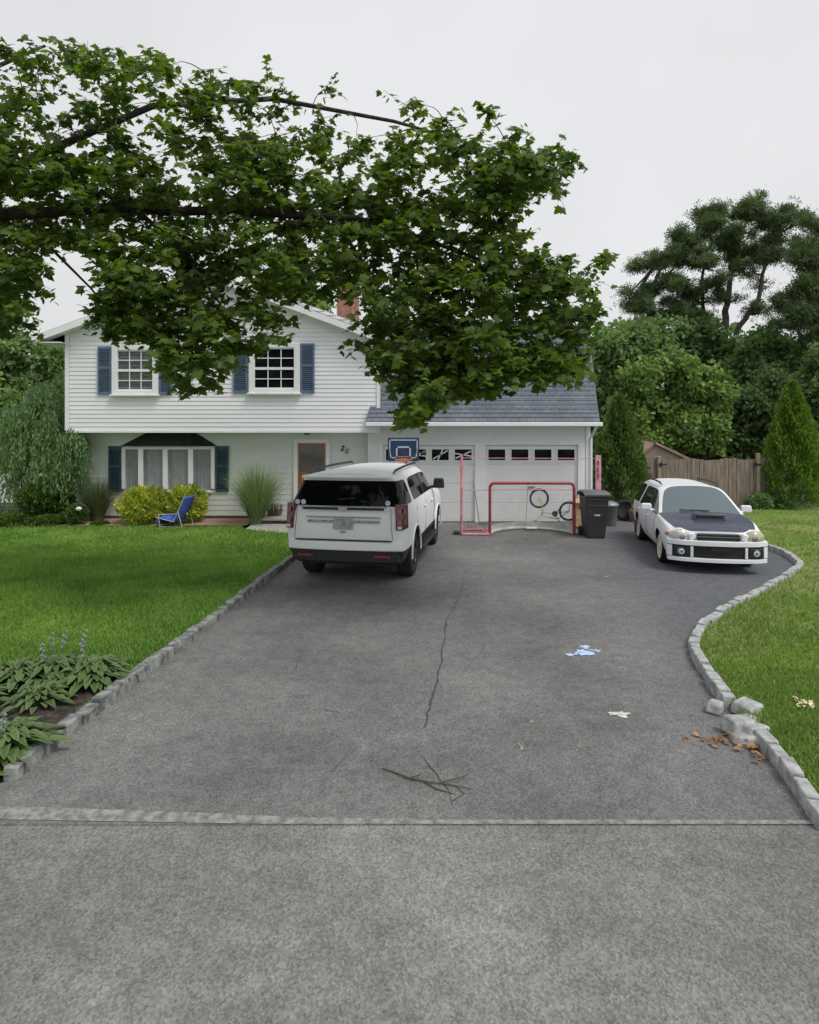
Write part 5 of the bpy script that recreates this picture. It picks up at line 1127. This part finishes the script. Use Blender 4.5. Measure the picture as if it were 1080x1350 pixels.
# bushes
def bush(name, label, px, py, rx, ry, d, m, n, size, seed, tmpl=None, group=None, cat='shrub'):
    rg = np.random.default_rng(seed); c_ = P(px,py,d); a, b = rx*d/F, ry*d/F
    root = empty(name,(c_.x,d,.05),label=label,cat=cat,group=group)
    v = rdv(rg,n); v[:,2] = v[:,2]; rr = 1-.35*rg.random(n)**1.5; wob = 1+.10*np.sin(v[:,0]*6+v[:,2]*5)+.08*np.sin(v[:,1]*8+v[:,0]*3+1)
    Pp = v*(rr*wob)[:,None]*np.array([a,min(a,.6),b])+np.array([0,0,c_.z-.05]); Pp[:,2] = np.maximum(Pp[:,2],.02)
    leaves('foliage',Pp,v+rdv(rg,n)*.6+[0,0,.4],rdv(rg,n)*.6+v,rg.uniform(.7,1.3,n)*size,tmpl or T_leaf(.6),m,root,tone=rg.random(n)*.6+.25+.2*np.sin(v[:,0]*7+v[:,2]*9))
    mb = MB(); 
    for i in range(6): t = i*1.05; mb.tube([(0.03*math.cos(t),.03*math.sin(t),-.04),(a*.4*math.cos(t),min(a,.6)*.4*math.sin(t),c_.z*.6),(a*.6*math.cos(t),min(a,.6)*.6*math.sin(t),c_.z+b*.4)],[.018,.012,.004],5)
    mb.build('stem','bark',root,smooth=True)
    return root
bush('golden_bush','wider golden yellow shrub under the left half of the bay window',192,667,32,24,16.75,'yellowbush',3800,.085,51,group='golden shrubs under the bay window')
bush('golden_bush','second golden shrub right of the wider one, behind the blue chair',246,665,25,24,16.9,'yellowbush',2800,.085,52,group='golden shrubs under the bay window')
bush('dark_shrub','rounded dark green shrub with lime tips under the weeping tree',62,655,32,22,17.0,'groundcover',4200,.09,53)
GCs = 'low green plants along the left bed'
for i,(px,py,rx,ry,lb) in enumerate(((18,686,26,8,'low green mound at the left photo edge of the bed'),(62,688,22,8,'low dark mound below the rounded dark shrub'),(102,678,12,12,'small shrub with a white bloom by the house corner'),(132,692,9,3,'tiny low plant at the mulch edge'),(850,664,1,1,''))):
    if i < 4: bush('low_plant',lb,px,py,rx,ry,16.5,'groundcover',900+rx*40,.07,60+i,group=GCs)
mb = MB(); c_ = P(104,671,16.2); mb.lathe([(0,-.05),(.06,-.03),(.08,.01),(.05,.05),(0,.06)],c_,n=10); fl_ = mb.build('hydrangea_bloom','vinyl',smooth=True); tag(fl_,'round white bloom above the small shrub by the left house corner','flower')
for i,(px,lb) in enumerate(((1030,'weedy pale plant at the foot of the right arborvitae'),(1002,'weedy pale plant at the foot of the wooden fence post'))): bush('weed_clump',lb,px,662,14,10,19.9,'weeping',900,.09,70+i,group='weeds along the fence foot')
# weeping tree
def weeping():
    rg = np.random.default_rng(81); d0 = 17.6; root = empty('weeping_tree',((32-CX)*d0/F,d0,0),label='blue green weeping tree with drooping branches left of the house',cat='tree')
    tops = [(58,512,26),(18,540,28),(78,545,24),(96,572,20),(40,575,30),(5,600,28),(70,600,30),(92,612,22),(30,625,26),(-20,560,28),(62,560,26)]; PP=[];DD=[];TT=[]
    for (px,py,r) in tops:
        dd = d0+rg.uniform(-.6,.4); c = np.array(P(px,py,dd)); rr = r*dd/F; ns = 80
        for s in range(ns):
            a = rg.uniform(0,2*np.pi); q = rr*math.sqrt(rg.random()); L = rg.uniform(.35,.95)*(1.1 if q>rr*.6 else .6); zt = c[2]+ .35*rr-.8*q*q/rr; tn = rg.random()*.5
            k = int(L/.045); t = np.arange(k)/k
            pts = np.stack([c[0]+q*math.cos(a)*(1+.2*t),c[1]+q*math.sin(a)*(1+.2*t),zt-L*t],1)+rg.normal(size=(k,3))*.02
            PP.append(pts); DD.append(np.stack([rg.normal(size=k)*.35,rg.normal(size=k)*.35,-np.ones(k)],1)); TT.append(np.full(k,tn)+rg.random(k)*.45)
    PP=np.concatenate(PP); PP[:,2] = np.maximum(PP[:,2],.3); leaves('crown',PP,np.concatenate(DD),rdv(rg,len(PP)),rg.uniform(.08,.14,len(PP)),T_leaf(.32),'weeping',root,world=True,tone=np.concatenate(TT))
    mb = MB(); b0 = P(30,0,d0); mb.tube([(b0.x,d0,-.05),(b0.x+.05,d0,.9),(b0.x+.1,d0,2.0),(b0.x+.4,d0,3.2)],[.11,.09,.07,.03],9); mb.build('trunk','bark',root,world=True,smooth=True)
    lb = MB()
    for (px,py,r) in tops: e_ = P(px,py-4,d0-.1); lb.tube([(b0.x+.1,d0,1.9),((b0.x+e_.x)/2,d0,max(2.0,e_.z)+.15),e_],[.05,.03,.012],6)
    lb.build('limbs','bark',root,world=True,smooth=True)
weeping()
# ornamental grasses
def ornamental(px, d, hgt, spread, n, m, label, seed):
    rg = np.random.default_rng(seed); bx = (px-CX)*d/F; root = empty('ornamental_grass',(bx,d,.06),label=label,cat='ornamental grass',group='ornamental grass clumps by the house')
    V=[];Fc=[];tn=[]
    for i in range(n):
        a = rg.uniform(0,2*np.pi); r0 = .16*math.sqrt(rg.random()); L = hgt*rg.uniform(.6,1.1); s = spread*rg.random()**.7; w = .007; k=6; cv=math.cos(a); sv=math.sin(a); b=len(V)
        for j in range(k+1):
            t=j/k; rr=r0+s*t**1.6; z=L*t-(.30*s*t**3); ww=w*(1-t*.9); V.append((rr*cv-sv*ww,rr*sv+cv*ww,z)); V.append((rr*cv+sv*ww,rr*sv-cv*ww,z))
        for j in range(k): Fc.append((b+2*j,b+2*j+1,b+2*j+3,b+2*j+2))
        tn += [rg.random()]*(2*k+2)
    me=bpy.data.meshes.new('blades'); me.from_pydata(V,[],Fc); at=me.attributes.new('tone','FLOAT','POINT'); at.data.foreach_set('value',tn); me.materials.append(M[m]); o=bpy.data.objects.new('blades',me); COL.objects.link(o); o.parent=root
    mb=MB()
    for i in range(90): a=rg.uniform(0,6.28); r=.22*math.sqrt(rg.random()); mb.tube([(r*.7*math.cos(a),r*.7*math.sin(a),-.02),(r*1.1*math.cos(a),r*1.1*math.sin(a),rg.uniform(.25,.5))],.006,3)
    mb.build('dry_base','straw',root)
ornamental(338,16.6,1.60,1.05,2100,'ornament','large fountain of green ornamental grass left of the front steps',91)
ornamental(128,17.1,1.25,.7,1000,'orn_dark','smaller dull ornamental grass between dark shrub and lower left shutter',92)
ornamental(362,17.2,.55,.2,120,'orn_dark','small dark grassy tuft right behind the large ornamental grass',93)
# hostas
def hosta(px, py, rad, n, label, seed, flowers=0):
    rg=np.random.default_rng(seed); c_=G(px,py,.06); root=empty('hosta',(c_.x,c_.y,.05),label=label,cat='hosta plant',group='hostas in the street bed')
    V=[];Fc=[];tn=[]
    n=n*2
    for i in range(n):
        q=i/n; a=i*2.4+rg.uniform(-.3,.3); L=rad*(.42+.25*q)*rg.uniform(.8,1.15); lift=(1-q)*1.1+.35; W=L*.15; k=7; b=len(V); cv,sv=math.cos(a),math.sin(a); r0=rad*.48*q*rg.random()
        for j in range(k+1):
            t=j/k; rr=r0+L*t*(.45+.55*q+.2*t); z=L*lift*math.sin(min(1,t*1.15)*math.pi*.62)*.85-.18*L*t*t; ww=W*math.sin(math.pi*min(1,max(0,(t-.22)/.78))**.8)+.006
            V.append((rr*cv-sv*ww,rr*sv+cv*ww,max(.01,z+.25*ww))); V.append((rr*cv,rr*sv,max(.005,z))); V.append((rr*cv+sv*ww,rr*sv-cv*ww,max(.01,z+.25*ww)))
        for j in range(k): Fc.append((b+3*j,b+3*j+1,b+3*j+4,b+3*j+3)); Fc.append((b+3*j+1,b+3*j+2,b+3*j+5,b+3*j+4))
        base=rg.random()*.45
        for j in range(k+1): tn+=[min(1,base+.45),base,min(1,base+.45)]
    me=bpy.data.meshes.new('foliage'); me.from_pydata(V,[],Fc); at=me.attributes.new('tone','FLOAT','POINT'); at.data.foreach_set('value',tn); me.materials.append(M['hosta']); me.polygons.foreach_set('use_smooth',[True]*len(Fc)); o=bpy.data.objects.new('foliage',me); COL.objects.link(o); o.parent=root
    for i in range(flowers):
        a=rg.uniform(0,6.28); h=rg.uniform(.34,.52); e_=(.12*math.cos(a),.08*math.sin(a),h); mb=MB(); mb.tube([(0,0,.05),(e_[0]*.5,e_[1]*.5,h*.6),e_],.0035,4); fs=mb.build('flower_stalk','stalk',root)
        m2=MB()
        for j in range(9): zz=h-.02*j; t=j*2.1; m2.tube([(e_[0]*(1-.03*j),e_[1],zz),(e_[0]*(1-.03*j)+.022*math.cos(t),e_[1]+.022*math.sin(t),zz-.018)],[.005,.009],4)
        m2.build('blossom','lilac',fs)
hosta(122,897,.42,95,'broad hosta nearest the curb in the street bed',101,1); hosta(70,895,.42,85,'hosta with pale flower stalks left of the broad one',102,3)
hosta(25,899,.40,75,'hosta at the back left of the street bed',103,0); hosta(50,926,.30,45,'small yellowish hosta in front of the others on bare soil',104,0); hosta(4,990,.42,90,'large hosta cut by the lower left photo edge',105,1); hosta(-38,930,.36,50,'hosta beyond the left photo edge beside the curb end',106,0)
hosta(97,880,.26,40,'hosta at the lawn edge behind the broad one',107,1)
# ---------------------------------------------------------------- big shade tree over the lawn
def shade_tree():
    rg=np.random.default_rng(202); rd=random.Random(202); root=empty('shade_tree',(-8.6,9.6,0),label='large shade tree whose long leafy limb hangs across the top of the photo',cat='tree')
    mb=MB(); mb.tube([(-8.6,9.6,-.1),(-8.55,9.6,.6),(-8.5,9.55,3),(-8.4,9.5,5.2),(-8.2,9.6,7.5),(-8.0,9.8,10)],[.42,.33,.29,.25,.17,.06],14); mb.build('trunk','bark',root,world=True,smooth=True)
    main=[Vector((-8.42,9.5,5.1)),P(-120,300,9.3),P(0,283,9.1),P(70,279,9.05),P(150,273,9.0),P(225,279,8.95),P(300,277,8.9),P(400,284,8.8),P(470,288,8.8),P(560,315,8.6),P(640,345,8.5),P(720,375,8.4)]
    lbs=[]; lbs.append((main,[.14,.10,.080,.076,.070,.066,.060,.054,.046,.032,.022,.010],10))
    up=[P(-80,290,9.2),P(60,200,9.4),P(200,140,9.6),P(360,130,9.8),P(520,160,9.6),P(660,200,9.4)]; lbs.append((up,[.08,.06,.05,.04,.028,.010],8))
    up2=[P(-200,240,9.4),P(-80,120,9.8),P(60,60,10.2)]; lbs.append((up2,[.08,.05,.02],8))
    mid=[P(180,276,9.0),P(240,330,8.6),P(290,400,8.3),P(310,450,8.1)]; lbs.append((mid,[.035,.028,.016,.006],7))
    mid2=[P(440,286,8.8),P(480,350,8.4),P(505,420,8.2),P(540,500,8.0)]; lbs.append((mid2,[.035,.025,.016,.006],7))
    mid3=[P(40,279,9.1),P(70,330,8.7),P(120,380,8.5),P(160,430,8.3)]; lbs.append((mid3,[.03,.022,.014,.005],7))
    # big outline of the hanging canopy
    poly=[(-160,40),(0,30),(150,45),(300,70),(420,95),(520,110),(640,135),(730,178),(768,206),(765,235),(735,262),(705,275),(690,300),(722,318),(765,335),(800,312),(812,345),(800,372),(812,412),(785,425),(772,455),(768,505),(700,503),(655,512),(632,528),(600,520),(580,545),(545,568),(522,545),(512,505),(480,498),(452,470),(462,440),(448,408),(432,398),(400,392),(385,400),(392,440),(372,462),(345,480),(308,470),(310,500),(278,512),(258,535),(222,528),(215,495),(190,475),(160,455),(120,445),(105,400),(60,395),(40,440),(-10,445),(-160,470)]
    holes=[(90,392,34,30,.02),(88,345,28,18,.25),(455,395,12,14,.5),(505,350,14,12,.3),(715,292,22,18,0),(140,300,10,8,.6),(590,240,16,12,.35),(100,215,12,8,.6),(245,222,18,10,.5),(400,215,10,7,.5),(540,215,14,10,.5),(700,165,30,20,.4),(480,225,14,10,.3),(60,425,22,18,.3),(408,430,24,26,.05),(430,460,30,30,.03),(640,455,14,10,.5),(320,420,16,12,.5),(700,440,14,12,.5),(780,395,12,12,.3),(150,180,50,20,.5),(400,150,60,18,.4),(600,170,40,16,.5)]
    cen=[]; tries=0
    while len(cen)<1250 and tries<120000:
        tries+=1; x,y=rd.uniform(-150,815),rd.uniform(30,570); r=rd.uniform(16,30)
        if y<190 and rd.random()>.38: continue
        ok=all(inside(poly,np.array([x+dx*r*.8]),np.array([y+dy*r*.8]))[0] for dx,dy in ((1,0),(-1,0),(0,1),(0,-1)))
        if not ok: continue
        pr=1
        for hx_,hy_,ha,hb_,pp_ in holes:
            if ((x-hx_)/(ha+12))**2+((y-hy_)/(hb_+12))**2<1: pr=min(pr,pp_)
        if rd.random()>pr: continue
        dep=rd.uniform(-1.1,1.0) if not (abs(y-281)<15 and x<480) else rd.uniform(.3,1.2); base=9.1-.7*max(0,(y-280)/250)-(x/900)*.4
        if any((x-c[0])**2+(y-c[1])**2<(8)**2 and abs(dep-c[3])<.4 for c in cen): continue
        cen.append((x,y,r,dep,base+dep))
    for (x,y) in ((690,488),(715,492),(742,490),(755,478),(735,470),(705,470),(675,492),(650,500),(620,508),(600,510),(575,530),(550,548),(540,540),(752,455),(765,440),(660,480),(630,495)):
        for q in (-.4,.3): cen.append((x+rd.uniform(-5,5),y+rd.uniform(-5,5),20,q,8.0+q))
    allb=[main,up,up2,mid,mid2,mid3]; pool=[q for br in allb for a,b in zip(br[:-1],br[1:]) for q in (a,a.lerp(b,.33),a.lerp(b,.66))]
    PP=[];DD=[];TT=[]; tb=MB()
    PL=np.array([tuple(q) for q in pool]); CC=[(P(x,y,d),r*d/F) for (x,y,r,dep,d) in cen]
    CC.sort(key=lambda t: np.min(np.linalg.norm(PL-np.array(t[0]),axis=1)))
    for (c,rr) in CC:
        dist=np.linalg.norm(PL-np.array(c),axis=1); near=Vector(PL[int(np.argmin(dist))]); L=(c-near).length; PL=np.vstack([PL,np.array(c)[None]])
        md=near.lerp(c,.5)+Vector((rd.uniform(-.08,.08),rd.uniform(-.08,.08),.12*L)); 
        if L>.15: tb.tube([near,near.lerp(md,.5)+Vector((0,0,.02)),md,c],[.007,.007,.005,.003],4)
        nt=rd.randint(3,5); ct=rd.uniform(0,.45)
        for k in range(nt):
            a=rd.uniform(0,6.28); e_=c+Vector((math.cos(a)*rr*1.15,math.sin(a)*rr*1.3,rd.uniform(-1.0,.55)*rr)); tb.tube([c,e_],[.004,.002],3)
            nl=rd.randint(7,10)
            for j in range(nl):
                t=(j+.6)/nl; q=c.lerp(e_,t)+Vector((rd.gauss(0,.03),rd.gauss(0,.03),rd.gauss(0,.03))); an=rd.uniform(0,6.28)
                PP.append(q); DD.append((math.cos(an),math.sin(an),rd.uniform(-1.1,.25))); TT.append(ct+rd.random()*.55)
    n=len(PP); print('shade leaves',n,'clusters',len(cen))
    leaves('crown',np.array(PP),np.array(DD),rdv(rg,n)*.55+np.array([0,-.45,.7]),rg.uniform(.065,.160,n),T_maple(),'maple',root,world=True,tone=np.array(TT))
    for q_ in lbs: lb=MB(); lb.tube(*q_); lb.build('limb','bark',root,world=True,smooth=True)
    tb.build('twigs','bark',root,world=True)
shade_tree()
# ---------------------------------------------------------------- light, camera
w=bpy.data.worlds.new('World'); S.world=w; w.use_nodes=True; nt=w.node_tree; L=nt.links; bg=nt.nodes['Background']
sky=nt.nodes.new('ShaderNodeTexSky'); sky.sky_type='NISHITA'; sky.sun_disc=False; EL,AZ=R(58),R(128)
sky.sun_elevation=EL; sky.sun_rotation=AZ; sky.air_density=1.2; sky.dust_density=4
hs_=nt.nodes.new('ShaderNodeHueSaturation'); hs_.inputs['Saturation'].default_value=.12; L.new(sky.outputs[0],hs_.inputs['Color'])
mx=nt.nodes.new('ShaderNodeMixRGB'); mx.inputs[0].default_value=.86; L.new(hs_.outputs[0],mx.inputs[1]); mx.inputs[2].default_value=(6.45,6.5,6.65,1); wc=nt.nodes.new('ShaderNodeTexCoord'); wn=nt.nodes.new('ShaderNodeTexNoise'); wn.inputs['Scale'].default_value=1.6; wn.inputs['Detail'].default_value=4; L.new(wc.outputs['Generated'],wn.inputs['Vector'])
wr=nt.nodes.new('ShaderNodeMapRange'); wr.inputs['From Min'].default_value=.35; wr.inputs['From Max'].default_value=.65; wr.inputs['To Min'].default_value=.90; wr.inputs['To Max'].default_value=1.06; L.new(wn.outputs['Fac'],wr.inputs['Value'])
wm=nt.nodes.new('ShaderNodeMixRGB'); wm.blend_type='MULTIPLY'; wm.inputs[0].default_value=1; L.new(mx.outputs[0],wm.inputs[1]); L.new(wr.outputs[0],wm.inputs[2]); L.new(wm.outputs[0],bg.inputs['Color']); bg.inputs['Strength'].default_value=.10
sl=bpy.data.lights.new('sun','SUN'); sl.energy=1.5; sl.angle=R(22); sl.color=(1,.97,.92); so=bpy.data.objects.new('sun',sl); COL.objects.link(so)
dirv=Vector((math.sin(AZ)*math.cos(EL),math.cos(AZ)*math.cos(EL),math.sin(EL))); so.rotation_euler=dirv.to_track_quat('Z','Y').to_euler()
cam=bpy.data.cameras.new('camera'); co=bpy.data.objects.new('camera',cam); COL.objects.link(co); co.location=(0,0,H); co.rotation_euler=(R(90),0,0)
cam.sensor_fit='HORIZONTAL'; cam.sensor_width=36; cam.lens=F/1080*36; cam.shift_y=(HY-675)/1080; cam.clip_end=1000; S.camera=co
S.view_settings.view_transform='Standard'; S.view_settings.look='None'; S.view_settings.exposure=.36; S.view_settings.gamma=1
